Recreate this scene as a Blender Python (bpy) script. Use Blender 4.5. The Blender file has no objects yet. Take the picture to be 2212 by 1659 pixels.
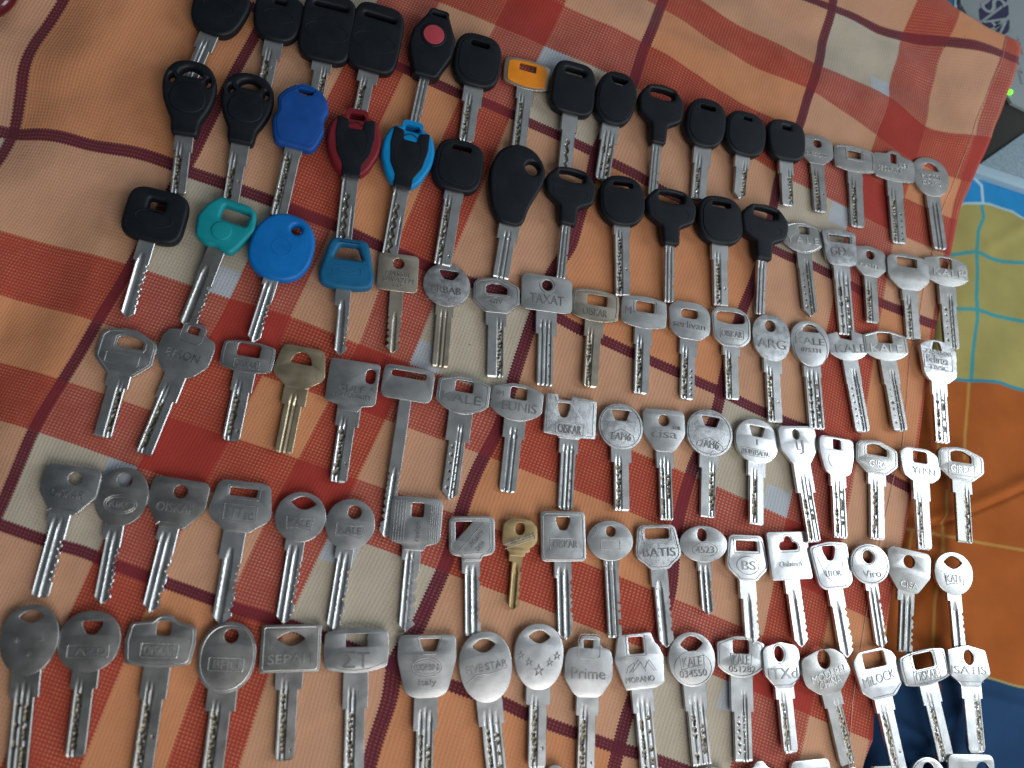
import bpy, bmesh, math, random
import numpy as np
from mathutils import Matrix, Vector, noise

S = bpy.context.scene
COL = S.collection
PI = math.pi

# ------------------------------------------------------------------ camera, world, lights, exposure
F = 1703.0; CX, CY = 1106.0, 829.5          # focal length and centre in photo pixels (2212 x 1659)
_n = Vector((0.27, 0.27, 1.0)).normalized() # table normal seen from the camera
_x = (Vector((1, 0, 0)) - _n * _n.x).normalized()
_y = _n.cross(_x)
ROT = Matrix((_x, _y, _n))                  # camera -> world
D0 = 0.448
CAMPOS = -(ROT @ Vector((0, 0, -D0)))

cam = bpy.data.cameras.new('camera'); camo = bpy.data.objects.new('camera', cam); COL.objects.link(camo)
cam.sensor_width = 36; cam.lens = 36 * F / 2212; cam.clip_start = 0.01; cam.clip_end = 20
camo.matrix_world = Matrix.Translation(CAMPOS) @ ROT.to_4x4()
cam.dof.use_dof = True; cam.dof.focus_distance = 0.46; cam.dof.aperture_fstop = 6.5
S.camera = camo

W = bpy.data.worlds.new('World'); S.world = W; W.use_nodes = True
nt = W.node_tree; nt.nodes.clear()
out = nt.nodes.new('ShaderNodeOutputWorld'); bg = nt.nodes.new('ShaderNodeBackground')
tc = nt.nodes.new('ShaderNodeTexCoord'); nz = nt.nodes.new('ShaderNodeTexNoise'); nz.inputs['Scale'].default_value = 2.2
nz.inputs['Detail'].default_value = 1.5
dt = nt.nodes.new('ShaderNodeVectorMath'); dt.operation = 'DOT_PRODUCT'
dt.inputs[1].default_value = Vector((0.90, 0.18, 0.40)).normalized()     # the room is brighter towards the window
ad = nt.nodes.new('ShaderNodeMath'); ad.operation = 'MULTIPLY_ADD'; ad.inputs[1].default_value = 0.35
cr = nt.nodes.new('ShaderNodeValToRGB')
for i, (p_, c_) in enumerate(((0.28, (.050, .057, .062)), (0.62, (.122, .134, .143)), (0.88, (.23, .25, .268)), (1.0, (.38, .42, .45)))):
    e = cr.color_ramp.elements[i] if i < 2 else cr.color_ramp.elements.new(p_)
    e.position = p_; e.color = (*c_, 1)
nt.links.new(tc.outputs['Generated'], nz.inputs['Vector']); nt.links.new(tc.outputs['Generated'], dt.inputs[0])
nt.links.new(nz.outputs['Fac'], ad.inputs[0]); nt.links.new(dt.outputs['Value'], ad.inputs[2])
nt.links.new(ad.outputs[0], cr.inputs['Fac'])
nt.links.new(cr.outputs['Color'], bg.inputs['Color']); nt.links.new(bg.outputs[0], out.inputs[0])
bg.inputs['Strength'].default_value = 1.0

def area(name, loc, tgt, sx, sy, power, col):
    l = bpy.data.lights.new(name, 'AREA'); l.shape = 'RECTANGLE'; l.size = sx; l.size_y = sy
    l.energy = power; l.color = col
    o = bpy.data.objects.new(name, l); COL.objects.link(o); o.location = loc
    d = Vector(tgt) - Vector(loc); o.rotation_euler = d.to_track_quat('-Z', 'Y').to_euler()
    return o
def plane_pt(px, py):
    r = ROT @ Vector(((px - CX) / F, -(py - CY) / F, -1.0)); return CAMPOS + r * (-CAMPOS.z / r.z)
def mirror_pt(px, py, dist):     # where a lamp stands so that a flat key at that spot mirrors it
    r = (ROT @ Vector(((px - CX) / F, -(py - CY) / F, -1.0))).normalized(); r.z = -r.z
    return plane_pt(px, py) + r * dist
area('window_light', mirror_pt(2330, 1180, 0.95), plane_pt(1300, 1000), 0.42, 0.50, 5.0, (0.86, 0.94, 1.0))
area('fill_light', (0.40, -1.0, 0.85), (0, 0, 0), 0.9, 0.9, 10.5, (1.0, 0.97, 0.94))  # added fill lamp for the cloth, set where flat keys do not mirror it

S.render.engine = 'CYCLES'
S.view_settings.view_transform = 'Standard'; S.view_settings.look = 'None'
S.view_settings.exposure = 0.05; S.view_settings.gamma = 1.0; S.view_settings.use_curve_mapping = False

# ------------------------------------------------------------------ helpers
def P(px, py, z=0.0):
    r = ROT @ Vector(((px - CX) / F, -(py - CY) / F, -1.0))
    t = (z - CAMPOS.z) / r.z
    return CAMPOS + r * t

def setp(o, label=None, cat=None, group=None, kind=None):
    if label: o['label'] = label
    if cat: o['category'] = cat
    if group: o['group'] = group
    if kind: o['kind'] = kind
    return o

def link(name, me, parent=None, mats=()):
    o = bpy.data.objects.new(name, me); COL.objects.link(o)
    for m in mats: me.materials.append(m)
    if parent: o.parent = parent
    return o

def shade(me, ang=35):
    if not me.polygons: return
    me.polygons.foreach_set('use_smooth', [True] * len(me.polygons))
    me.set_sharp_from_angle(angle=math.radians(ang))

def curve_mesh(loops, half, bev, res=2, closed=True, z=0.0):
    """filled outline (first loop) with holes, as a plate 2*half thick with rounded edges"""
    cu = bpy.data.curves.new('c', 'CURVE'); cu.dimensions = '2D'; cu.fill_mode = 'BOTH'
    for lp in loops:
        sp = cu.splines.new('POLY'); sp.points.add(len(lp) - 1)
        for i, q in enumerate(lp): sp.points[i].co = (q[0], q[1], 0, 1)
        sp.use_cyclic_u = True
    cu.extrude = max(half - bev, 0.00001); cu.bevel_depth = bev; cu.bevel_resolution = res; cu.offset = -bev
    ob = bpy.data.objects.new('c', cu)
    me = bpy.data.meshes.new_from_object(ob)
    bpy.data.objects.remove(ob); bpy.data.curves.remove(cu)
    bm = bmesh.new(); bm.from_mesh(me)
    bmesh.ops.remove_doubles(bm, verts=bm.verts, dist=1e-6)
    if z: bmesh.ops.translate(bm, verts=bm.verts, vec=(0, 0, z))
    bm.to_mesh(me); bm.free()
    me.materials.clear()
    return me

def stroke_bm(bm, pts, rad, z, closed=True):
    """small raised half-round line on a surface"""
    n = len(pts); k = 5; rings = []
    for i in range(n):
        a = Vector(pts[(i - 1) % n] if closed or i > 0 else pts[i]); b = Vector(pts[(i + 1) % n] if closed or i < n - 1 else pts[i])
        d = (b - a); d = d.normalized() if d.length > 1e-9 else Vector((1, 0))
        nn = Vector((-d.y, d.x)); p = Vector(pts[i])
        rings.append([bm.verts.new((p.x + nn.x * rad * math.cos(t), p.y + nn.y * rad * math.cos(t), z + rad * 0.9 * math.sin(t)))
                      for t in [PI * j / (k - 1) for j in range(k)]])
    for i in range(n if closed else n - 1):
        A, B = rings[i], rings[(i + 1) % n]
        for j in range(k - 1):
            try: bm.faces.new((A[j], A[j + 1], B[j + 1], B[j]))
            except ValueError: pass

def text_bm(bm, s, cx, cy, w, h, z, dep, rot=0, shear=0.0, mirror=False):
    cu = bpy.data.curves.new('t', 'FONT'); cu.body = s; cu.extrude = 0.05; cu.bevel_depth = 0.0; cu.resolution_u = 3
    cu.offset = 0.0; cu.shear = shear
    ob = bpy.data.objects.new('t', cu); me = bpy.data.meshes.new_from_object(ob)
    bpy.data.objects.remove(ob); bpy.data.curves.remove(cu)
    if len(me.vertices) == 0: return
    co = np.empty(len(me.vertices) * 3); me.vertices.foreach_get('co', co); co = co.reshape(-1, 3)
    lo = co.min(0); hi = co.max(0); c = (lo + hi) / 2; e = np.maximum(hi - lo, 1e-6)
    co[:, 0] = (co[:, 0] - c[0]) / e[0] * w * (-1 if mirror else 1); co[:, 1] = (co[:, 1] - c[1]) / e[1] * h
    co[:, 2] = (co[:, 2] - c[2]) / e[2] * dep * 2 + z
    ca, sa = math.cos(rot), math.sin(rot)
    x = co[:, 0] * ca - co[:, 1] * sa + cx; y = co[:, 0] * sa + co[:, 1] * ca + cy
    co[:, 0] = x; co[:, 1] = y
    me.vertices.foreach_set('co', co.ravel()); bm.from_mesh(me); bpy.data.meshes.remove(me)

# ------------------------------------------------------------------ materials
def mat(name):
    m = bpy.data.materials.new(name); m.use_nodes = True
    return m, m.node_tree, m.node_tree.nodes['Principled BSDF']

def N(nt, t, **kw):
    n = nt.nodes.new(t)
    for k, v in kw.items(): setattr(n, k, v)
    return n

def metal(name, col, col2, rough, bump=0.25, nscale=900, blotch=120, dirt=None):
    m, nt, b = mat(name)
    tc = N(nt, 'ShaderNodeTexCoord'); oi = N(nt, 'ShaderNodeObjectInfo')
    ad = N(nt, 'ShaderNodeVectorMath', operation='ADD'); sc = N(nt, 'ShaderNodeVectorMath', operation='SCALE')
    nt.links.new(oi.outputs['Location'], sc.inputs[0]); sc.inputs['Scale'].default_value = 7
    nt.links.new(tc.outputs['Object'], ad.inputs[0]); nt.links.new(sc.outputs[0], ad.inputs[1])
    n1 = N(nt, 'ShaderNodeTexNoise'); n1.inputs['Scale'].default_value = blotch; n1.inputs['Detail'].default_value = 5
    nt.links.new(ad.outputs[0], n1.inputs['Vector'])
    r = N(nt, 'ShaderNodeValToRGB'); r.color_ramp.elements[0].position = .32; r.color_ramp.elements[1].position = .62
    r.color_ramp.elements[0].color = (*col2, 1); r.color_ramp.elements[1].color = (*col, 1)
    nt.links.new(n1.outputs['Fac'], r.inputs['Fac']); nt.links.new(r.outputs['Color'], b.inputs['Base Color'])
    # brushed streaks along the key
    mp = N(nt, 'ShaderNodeMapping'); mp.inputs['Scale'].default_value = (6, 0.5, 1)
    nt.links.new(ad.outputs[0], mp.inputs['Vector'])
    n2 = N(nt, 'ShaderNodeTexNoise'); n2.inputs['Scale'].default_value = nscale; n2.inputs['Detail'].default_value = 3
    nt.links.new(mp.outputs[0], n2.inputs['Vector'])
    mr = N(nt, 'ShaderNodeMapRange'); mr.inputs['To Min'].default_value = rough - .09; mr.inputs['To Max'].default_value = rough + .16
    nt.links.new(n1.outputs['Fac'], mr.inputs['Value']); nt.links.new(mr.outputs[0], b.inputs['Roughness'])
    n3 = N(nt, 'ShaderNodeTexNoise'); n3.inputs['Scale'].default_value = 60; n3.inputs['Detail'].default_value = 2
    nt.links.new(ad.outputs[0], n3.inputs['Vector'])
    mx = N(nt, 'ShaderNodeMath', operation='MULTIPLY_ADD'); mx.inputs[1].default_value = 5.0
    nt.links.new(n3.outputs['Fac'], mx.inputs[0]); nt.links.new(n2.outputs['Fac'], mx.inputs[2])
    bp = N(nt, 'ShaderNodeBump'); bp.inputs['Strength'].default_value = bump; bp.inputs['Distance'].default_value = 0.00012
    nt.links.new(mx.outputs[0], bp.inputs['Height']); nt.links.new(bp.outputs[0], b.inputs['Normal'])
    b.inputs['Metallic'].default_value = 1.0
    return m

def plastic(name, col, rough=.42, bump=.15, coat=0.0, worn=None):
    m, nt, b = mat(name)
    tc = N(nt, 'ShaderNodeTexCoord')
    n1 = N(nt, 'ShaderNodeTexNoise'); n1.inputs['Scale'].default_value = 2500; n1.inputs['Detail'].default_value = 3
    nt.links.new(tc.outputs['Object'], n1.inputs['Vector'])
    n2 = N(nt, 'ShaderNodeTexNoise'); n2.inputs['Scale'].default_value = 110; n2.inputs['Detail'].default_value = 6
    nt.links.new(tc.outputs['Object'], n2.inputs['Vector'])
    r = N(nt, 'ShaderNodeValToRGB'); r.color_ramp.elements[0].position = .3; r.color_ramp.elements[1].position = .75
    r.color_ramp.elements[0].color = (*col, 1); w = worn or tuple(c * 1.25 + .003 for c in col); r.color_ramp.elements[1].color = (*w, 1)
    nt.links.new(n2.outputs['Fac'], r.inputs['Fac']); nt.links.new(r.outputs['Color'], b.inputs['Base Color'])
    mr = N(nt, 'ShaderNodeMapRange'); mr.inputs['To Min'].default_value = rough - .1; mr.inputs['To Max'].default_value = rough + .15
    nt.links.new(n2.outputs['Fac'], mr.inputs['Value']); nt.links.new(mr.outputs[0], b.inputs['Roughness']); b.inputs['Specular IOR Level'].default_value = .3
    bp = N(nt, 'ShaderNodeBump'); bp.inputs['Strength'].default_value = bump; bp.inputs['Distance'].default_value = 0.0001
    nt.links.new(n1.outputs['Fac'], bp.inputs['Height']); nt.links.new(bp.outputs[0], b.inputs['Normal'])
    return m

M = {
 'n': metal('nickel', (.62, .63, .63), (.54, .55, .55), .31),
 'd': metal('dull_nickel', (.46, .46, .45), (.38, .375, .36), .36),
 'w': metal('bright_nickel', (.78, .79, .80), (.66, .67, .68), .30),
 'gold': metal('gold_nickel', (.66, .55, .38), (.54, .44, .29), .34),
 'y': metal('yellowed_nickel', (.60, .54, .44), (.50, .44, .35), .34),
 'b': metal('brass', (.50, .37, .19), (.38, .28, .14), .40),
 'g': metal('cast_grey', (.55, .56, .57), (.36, .37, .38), .38, bump=.9, nscale=1100, blotch=260),
 'gw': metal('cast_bright', (.74, .75, .76), (.55, .56, .57), .36, bump=.9, nscale=1100, blotch=260),
 'ld': metal('stamped_shade', (.36, .36, .36), (.25, .25, .25), .40),  # shade on the letters' sloping sides, put into their colour
 'll': metal('stamped_glint', (.74, .74, .72), (.6, .6, .58), .30),  # bright letter edges on dull bows, painted as a lighter metal
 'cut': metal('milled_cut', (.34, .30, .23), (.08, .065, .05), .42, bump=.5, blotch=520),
 'k': plastic('black_plastic', (.0035, .006, .010), .48),
 'blue': plastic('blue_plastic', (.004, .06, .27), .5),
 'sky': plastic('bright_blue_plastic', (.0, .14, .45), .42),
 'teal': plastic('teal_plastic', (.004, .24, .28), .42),
 'steelblue': plastic('dull_blue_plastic', (.005, .11, .24), .48),
 'red': plastic('dark_red_plastic', (.17, .012, .02), .4),
 'redb': plastic('red_button', (.42, .05, .07), .6),
 'cyan': plastic('cyan_plastic', (.0, .22, .52), .4),
 'orange': plastic('orange_enamel', (.80, .26, .015), .35),
}

# ------------------------------------------------------------------ tablecloth
LINES = {  # maroon stripes of the cloth: (value, points in the photo)
 's': [(-1, [(118,13),(72,72),(44,136),(26,262),(0,328)]),
       (0, [(540,90),(488,186),(444,273),(414,336),(362,416),(218,674),(161,775),(117,843),(79,906),(43,988),(0,1089)]),
       (2.05, [(1396,86),(1385,114),(1366,179),(1287,324),(1276,382),(1246,475),(1233,530),(1200,571),(1186,598),(1148,694),(1106,822),(1078,921),(1054,965),(1032,1006),(999,1088),(966,1206),(925,1296),(898,1362),(848,1425),(843,1506),(808,1599),(795,1654)]),
       (3.05, [(1796,0),(1782,82),(1760,153),(1725,273),(1681,387),(1667,461),(1629,606),(1599,677),(1560,830),(1545,897),(1496,1006),(1476,1075),(1457,1157),(1449,1271),(1351,1552),(1326,1654)]),
       (.575, [(515,643),(396,863),(330,980)]), (1.53, [(884,778)]), (.87, [(630,676)]), (1.23, [(780,738)]),
       (3.62, [(1976,15),(1951,100),(1926,217),(1901,300),(1839,500)]), (3.91, [(2026,115),(1991,260)]), (4.28, [(2158,100),(2128,200),(2098,300)]) ],
 't': [(0, [(0,271),(26,282),(83,282),(122,289),(197,311),(293,324),(372,350),(411,369),(482,391),(515,405),(592,432),(638,452),(720,482),(775,506),(824,530),(887,554),(931,576),(1024,609),(1092,628),(1202,680),(1260,713),(1301,729),(1363,758),(1407,776),(1462,800),(1506,820),(1550,839),(1616,872),(1656,890),(1716,915),(1757,929),(1919,1027),(1952,1044)]),
       (-1, [(515,0),(556,16),(942,175),(985,197),(1043,216),(1106,243),(1144,262),(1210,290),(1242,306),(1283,323),(1324,350),(1379,375),(1427,409),(1465,423),(1492,439),(1670,533),(1703,552),(1755,568),(1787,587),(1831,606),(1897,650),(1949,667),(1990,688),(2028,699)]),
       (-3.05, [(1747,0),(1782,14),(1831,30),(1869,49),(1902,66),(1946,79),(2017,93),(2099,109),(2154,126),(2192,139)]),
       (2.05, [(0,1130),(49,1149),(90,1163),(129,1177),(175,1185),(208,1201),(252,1221),(301,1237),(356,1256),(410,1275),(465,1295),(514,1316),(574,1330),(695,1372),(843,1432),(976,1478),(1009,1492),(1090,1515),(1125,1536),(1180,1559),(1236,1580),(1287,1596),(1329,1613),(1375,1624),(1435,1645)]),
       (.52, [(515,643),(630,676),(780,738),(884,778)]), (1.44, [(330,980)]), (1.12, [(396,863)]), (-1.53, [(1190,98),(1700,378),(1836,445)]), (-2.52, [(1556,25),(1771,145),(1926,215),(1991,280),(2106,297)]), (-2.19, [(1496,50),(1746,187),(1901,295),(2060,383)]), (-1.82, [(1411,105),(1606,225),(1726,280),(2045,464)]) ],
}
def fit(kind):
    xs, v = [], []
    for val, pts in LINES[kind]:
        for p in pts:
            q = P(*p); xs.append((q.x, q.y)); v.append(val)
    X = np.array(xs) / 0.1; v = np.array(v, float); n = len(v)
    d = np.linalg.norm(X[:, None] - X[None], axis=2)
    K = np.where(d > 0, d * d * np.log(d + 1e-12), 0) + np.eye(n) * 0.012
    A = np.zeros((n + 3, n + 3)); A[:n, :n] = K; A[:n, n] = 1; A[:n, n + 1:] = X; A[n:, :n] = A[:n, n:].T
    w = np.linalg.solve(A, np.concatenate([v, [0, 0, 0]]))
    def f(Q):
        Q = Q / 0.1; d = np.linalg.norm(Q[:, None] - X[None], axis=2)
        return np.where(d > 0, d * d * np.log(d + 1e-12), 0) @ w[:n] + w[n] + Q @ w[n + 1:]
    return f

EDGE = [(-80,1985),(0,2022),(27,2050),(68,2126),(98,2189),(115,2195),(164,2181),(246,2154),(355,2113),(454,2077),(557,2055),(711,2025),(855,2001),(940,1990),(1090,1971),(1174,1954),(1270,1932),(1344,1922),(1552,1892),(1599,1890),(1645,1873),(1760,1840)]
def edge(py): return float(np.interp(py, [e[0] for e in EDGE], [e[1] for e in EDGE]))
KEYTOP = [(0, 60), (500, -40), (1100, 90), (1500, 190), (1750, 270), (2050, 340), (2300, 380)]
def cloth_z(px, py):
    ktop = float(np.interp(px, [k[0] for k in KEYTOP], [k[1] for k in KEYTOP]))
    lt = float(np.interp(py, [0, 400, 1000, 1659], [400, 270, 90, -60]))
    up = max(0., min(1., (ktop - py + 10) / 110)); lf = max(0., min(1., (lt - px - 20) / 160))
    q = P(px, py) * 10
    base = -0.0011 * (.5 + .5 * noise.noise(Vector((q.x * 3.2, q.y * 3.2, 2.0)))) - .0006 * (.5 + .5 * noise.noise(Vector((q.x * 8, q.y * 8, 9.0))))
    a = q.x * .9 + q.y * 1.9     # folds that run down to the right
    fu = noise.noise(Vector((a * 1.5, (q.x * .9 - q.y * .45) * .35, 5.5)))
    bq = q.x * 1.3 - q.y * .9
    fl = noise.noise(Vector((bq * 1.5, (q.x + q.y) * .5, 11.5)))
    r = max(0., min(1., (px - (edge(py) - 120)) / 120)) * .6
    w = noise.noise(Vector((q.x * 3.5, q.y * 3.5, 30.)))
    ct = max(0., min(1., (px - (edge(py) - 260)) / 200)) * max(0., min(1., (430 - py) / 120))
    z = base + up * (.0085 * fu + .0018 * w + .002) + lf * (.0095 * fl + .0024 * w)
    return z * (1 - .35 * ct) - r * .0012 + ct * .005

fs, ft = fit('s'), fit('t')
NX, NY = 300, 230
verts, pxs = [], []
for j in range(NY + 1):
    py = -80 + (1840) * j / NY
    xr = edge(py)
    for i in range(NX + 1):
        px = -90 + (xr + 90) * i / NX
        q = P(px, py); verts.append((q.x, q.y, cloth_z(px, py)))
va = np.array(verts); uvs = np.stack([fs(va[:, :2]), ft(va[:, :2])], 1)
faces = [(j * (NX + 1) + i, (j + 1) * (NX + 1) + i, (j + 1) * (NX + 1) + i + 1, j * (NX + 1) + i + 1) for j in range(NY) for i in range(NX)]
me = bpy.data.meshes.new('tablecloth'); me.from_pydata(verts, [], faces)
uvl = me.uv_layers.new(name='cloth')
li = np.empty(len(me.loops), int); me.loops.foreach_get('vertex_index', li)
uvl.data.foreach_set('uv', (uvs[li]).ravel())
me.polygons.foreach_set('use_smooth', [True] * len(me.polygons))

m, nt, b = mat('plaid_cotton')
tc = N(nt, 'ShaderNodeTexCoord'); sp = N(nt, 'ShaderNodeSeparateXYZ'); nt.links.new(tc.outputs['UV'], sp.inputs[0])
def math_(op, a, b_=None, c=None):
    n = N(nt, 'ShaderNodeMath', operation=op)
    for i, v in enumerate((a, b_, c)):
        if v is None: continue
        if isinstance(v, (int, float)): n.inputs[i].default_value = v
        else: nt.links.new(v, n.inputs[i])
    return n.outputs[0]
Us, Ut = sp.outputs[0], sp.outputs[1]
LAM = 0.0175
def tri(v, f): return math_('SUBTRACT', math_('PINGPONG', v, 1.0 / f / 2), 1.0 / f / 4)
s2 = math_('MULTIPLY_ADD', tri(Ut, 1 / (LAM * .95)), 1.0, Us)
t2 = math_('MULTIPLY_ADD', tri(Us, 1 / (LAM * .95)), 1.0, Ut)
PER = 3.05
STOPS = [(0.0, 'm', 1), (.034, 'b', .2), (.39, 'w', .24), (.53, 'r', .72), (.86, 'o', .16), (1.22, 'r', .72), (1.53, 'w', .24), (1.68, 'b', .2), (2.016, 'm', 1), (2.084, 'o', .16), (3.016, 'm', 1)]
CC = {'m': (.125, .016, .032), 'b': (.56, .37, .26), 'w': (.56, .36, .24), 'r': (.38, .040, .028), 'o': (.62, .265, .125)}
def ramp(v):
    fr = math_('DIVIDE', math_('FLOORED_MODULO', v, PER), PER)
    r = N(nt, 'ShaderNodeValToRGB'); r.color_ramp.interpolation = 'CONSTANT'
    for i, (p, c, a) in enumerate(STOPS):
        e = r.color_ramp.elements[i] if i < 2 else r.color_ramp.elements.new(p / PER)
        e.position = p / PER
    for i, (p, c, a) in enumerate(STOPS): r.color_ramp.elements[i].color = (*CC[c], a)
    nt.links.new(fr, r.inputs['Fac']); return r
rs, rt = ramp(s2), ramp(t2)
k2 = 2 * PI / LAM
dots = math_('MULTIPLY', math_('SINE', math_('MULTIPLY', math_('ADD', Us, Ut), k2 * .5)), math_('SINE', math_('MULTIPLY', math_('SUBTRACT', Us, Ut), k2 * .5)))
df = math_('SUBTRACT', rt.outputs['Alpha'], rs.outputs['Alpha'])
f0 = N(nt, 'ShaderNodeClamp'); nt.links.new(math_('MULTIPLY_ADD', df, .80, .5), f0.inputs[0])
pn = N(nt, 'ShaderNodeTexNoise'); pn.inputs['Scale'].default_value = 9; pn.inputs['Detail'].default_value = 5; nt.links.new(tc.outputs['UV'], pn.inputs['Vector'])
d1 = N(nt, 'ShaderNodeMapRange', interpolation_type='SMOOTHSTEP'); d1.inputs['From Min'].default_value = .12; d1.inputs['From Max'].default_value = .55
nt.links.new(dots, d1.inputs['Value'])
d2 = math_('MULTIPLY', d1.outputs[0], math_('MULTIPLY_ADD', pn.outputs['Fac'], 2.4, -.15))
mar = math_('SUBTRACT', 1.0, math_('MULTIPLY', math_('GREATER_THAN', math_('MAXIMUM', rs.outputs['Alpha'], rt.outputs['Alpha']), .9), .72))
fac = math_('MULTIPLY_ADD', math_('MULTIPLY', math_('MULTIPLY', math_('SUBTRACT', .5, f0.outputs[0]), d2), mar), 1.02, f0.outputs[0])
fc = N(nt, 'ShaderNodeClamp'); nt.links.new(fac, fc.inputs[0])
mx = N(nt, 'ShaderNodeMix', data_type='RGBA'); nt.links.new(fc.outputs[0], mx.inputs['Factor'])
nt.links.new(rs.outputs['Color'], mx.inputs[6]); nt.links.new(rt.outputs['Color'], mx.inputs[7])
both = math_('MULTIPLY', math_('COMPARE', rs.outputs['Alpha'], .24, .015), math_('COMPARE', rt.outputs['Alpha'], .24, .015))
cream = math_('MULTIPLY', math_('COMPARE', rs.outputs['Alpha'], .225, .045), math_('COMPARE', rt.outputs['Alpha'], .225, .045))
mc = N(nt, 'ShaderNodeMix', data_type='RGBA'); nt.links.new(cream, mc.inputs['Factor']); nt.links.new(mx.outputs[2], mc.inputs[6]); mc.inputs[7].default_value = (.50, .44, .345, 1)
mw = N(nt, 'ShaderNodeMix', data_type='RGBA'); nt.links.new(both, mw.inputs['Factor']); nt.links.new(mc.outputs[2], mw.inputs[6]); mw.inputs[7].default_value = (.46, .50, .55, 1)
spk = N(nt, 'ShaderNodeTexVoronoi'); spk.inputs['Scale'].default_value = 3.2; nt.links.new(tc.outputs['UV'], spk.inputs['Vector'])
sp1 = math_('LESS_THAN', spk.outputs['Distance'], .028)
ms = N(nt, 'ShaderNodeMix', data_type='RGBA'); nt.links.new(math_('MULTIPLY', sp1, .75), ms.inputs['Factor']); nt.links.new(mw.outputs[2], ms.inputs[6]); ms.inputs[7].default_value = (.05, .025, .015, 1)
nv = N(nt, 'ShaderNodeTexNoise'); nv.inputs['Scale'].default_value = 3.0; nv.inputs['Detail'].default_value = 6; nt.links.new(tc.outputs['UV'], nv.inputs['Vector'])
hv = N(nt, 'ShaderNodeHueSaturation'); mrv = N(nt, 'ShaderNodeMapRange'); mrv.inputs['To Min'].default_value = .86; mrv.inputs['To Max'].default_value = 1.14
nt.links.new(nv.outputs['Fac'], mrv.inputs['Value']); nt.links.new(mrv.outputs[0], hv.inputs['Value']); nt.links.new(ms.outputs[2], hv.inputs['Color'])
nt.links.new(hv.outputs[0], b.inputs['Base Color'])
b.inputs['Roughness'].default_value = .85; b.inputs['Sheen Weight'].default_value = .12; b.inputs['Specular IOR Level'].default_value = .25
# weave and small creases
nb = N(nt, 'ShaderNodeTexNoise'); nb.inputs['Scale'].default_value = 6; nb.inputs['Detail'].default_value = 4; nt.links.new(tc.outputs['UV'], nb.inputs['Vector'])
hh = math_('MULTIPLY_ADD', nb.outputs['Fac'], 9.0, dots)
bp = N(nt, 'ShaderNodeBump'); bp.inputs['Strength'].default_value = .35; bp.inputs['Distance'].default_value = .00022
nt.links.new(hh, bp.inputs['Height']); nt.links.new(bp.outputs[0], b.inputs['Normal'])
cl = link('tablecloth', me, None, [m])
cl.modifiers.new('thick', 'SOLIDIFY').thickness = .0007; cl.modifiers['thick'].offset = -1
setp(cl, 'orange and red plaid cotton tablecloth with maroon stripes under the keys', 'tablecloth')

# hem seam
SEAM = [(2162,90),(2151,137),(2088,301),(2055,410),(2034,464),(1998,623),(1984,707),(1968,773),(1960,882),(1951,964),(1932,1038),(1910,1139),(1890,1240),(1869,1352),(1845,1511),(1838,1620),(1830,1680)]
pts = []
for (a, c) in zip(SEAM[:-1], SEAM[1:]):
    for k in range(12):
        x = a[0] + (c[0] - a[0]) * k / 12; y = a[1] + (c[1] - a[1]) * k / 12; pts.append((x, y))
bm = bmesh.new(); prev = None
for i, (x, y) in enumerate(pts):
    q = P(x, y); z = cloth_z(x, y) + .0003; w = .00024
    a = bm.verts.new((q.x - w, q.y, z)); t = bm.verts.new((q.x, q.y, z + .00015)); c = bm.verts.new((q.x + w, q.y, z))
    if prev: bm.faces.new((prev[0], prev[1], t, a)); bm.faces.new((prev[1], prev[2], c, t))
    prev = (a, t, c)
me = bpy.data.meshes.new('seam_thread'); bm.to_mesh(me); bm.free()
m, _, b = mat('pink_thread'); b.inputs['Base Color'].default_value = (.80, .48, .38, 1); b.inputs['Roughness'].default_value = .8
link('seam_thread', me, cl, [m])

# ------------------------------------------------------------------ bedspread under and beside the cloth
def seg_d(px, py, pts):
    best = np.full(np.shape(px), 1e9)
    for (ax, ay), (bx_, by) in zip(pts[:-1], pts[1:]):
        dx, dy = bx_ - ax, by - ay; t = np.clip(((px - ax) * dx + (py - ay) * dy) / (dx * dx + dy * dy), 0, 1)
        best = np.minimum(best, np.hypot(px - ax - t * dx, py - ay - t * dy))
    return best
def yat(px, pts): return np.interp(px, [p[0] for p in pts], [p[1] for p in pts])
B1 = [(1850,520),(2085,438),(2140,441),(2190,455),(2212,470),(2330,520)]        # blue / yellow
B2 = [(1850,812),(2050,814),(2100,822),(2160,826),(2212,840),(2330,866)]         # yellow / orange
B3 = [(1850,1440),(1990,1452),(2050,1452),(2131,1466),(2212,1482),(2330,1500)]   # orange / navy
TEAL = [[(2121,440),(2124,470),(2112,500),(2110,540),(2112,580),(2108,640),(2113,690),(2104,760),(2100,820)],
        [(2040,545),(2062,549),(2110,543),(2140,556),(2170,564),(2212,567),(2330,580)],
        [(2040,664),(2065,667),(2110,668),(2150,682),(2212,695),(2330,715)]]
PALE = [[(2104,382),(2122,400),(2124,425),(2125,445)]]
YEL = [[(2096,822),(2094,870),(2086,940),(2085,990)], [(2045,1060),(2042,1160),(2036,1200),(2020,1300),(2016,1400)],
       [(1960,1143),(2005,1150),(2050,1158),(2120,1172),(2212,1189),(2330,1210)], [(2026,960),(2028,985)], [(1965,1190),(1970,1150)]]
BROWN = [[(2032,1480),(2030,1560),(2022,1600),(2018,1720)], [(2052,1590),(2056,1659),(2060,1720)]]
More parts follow.
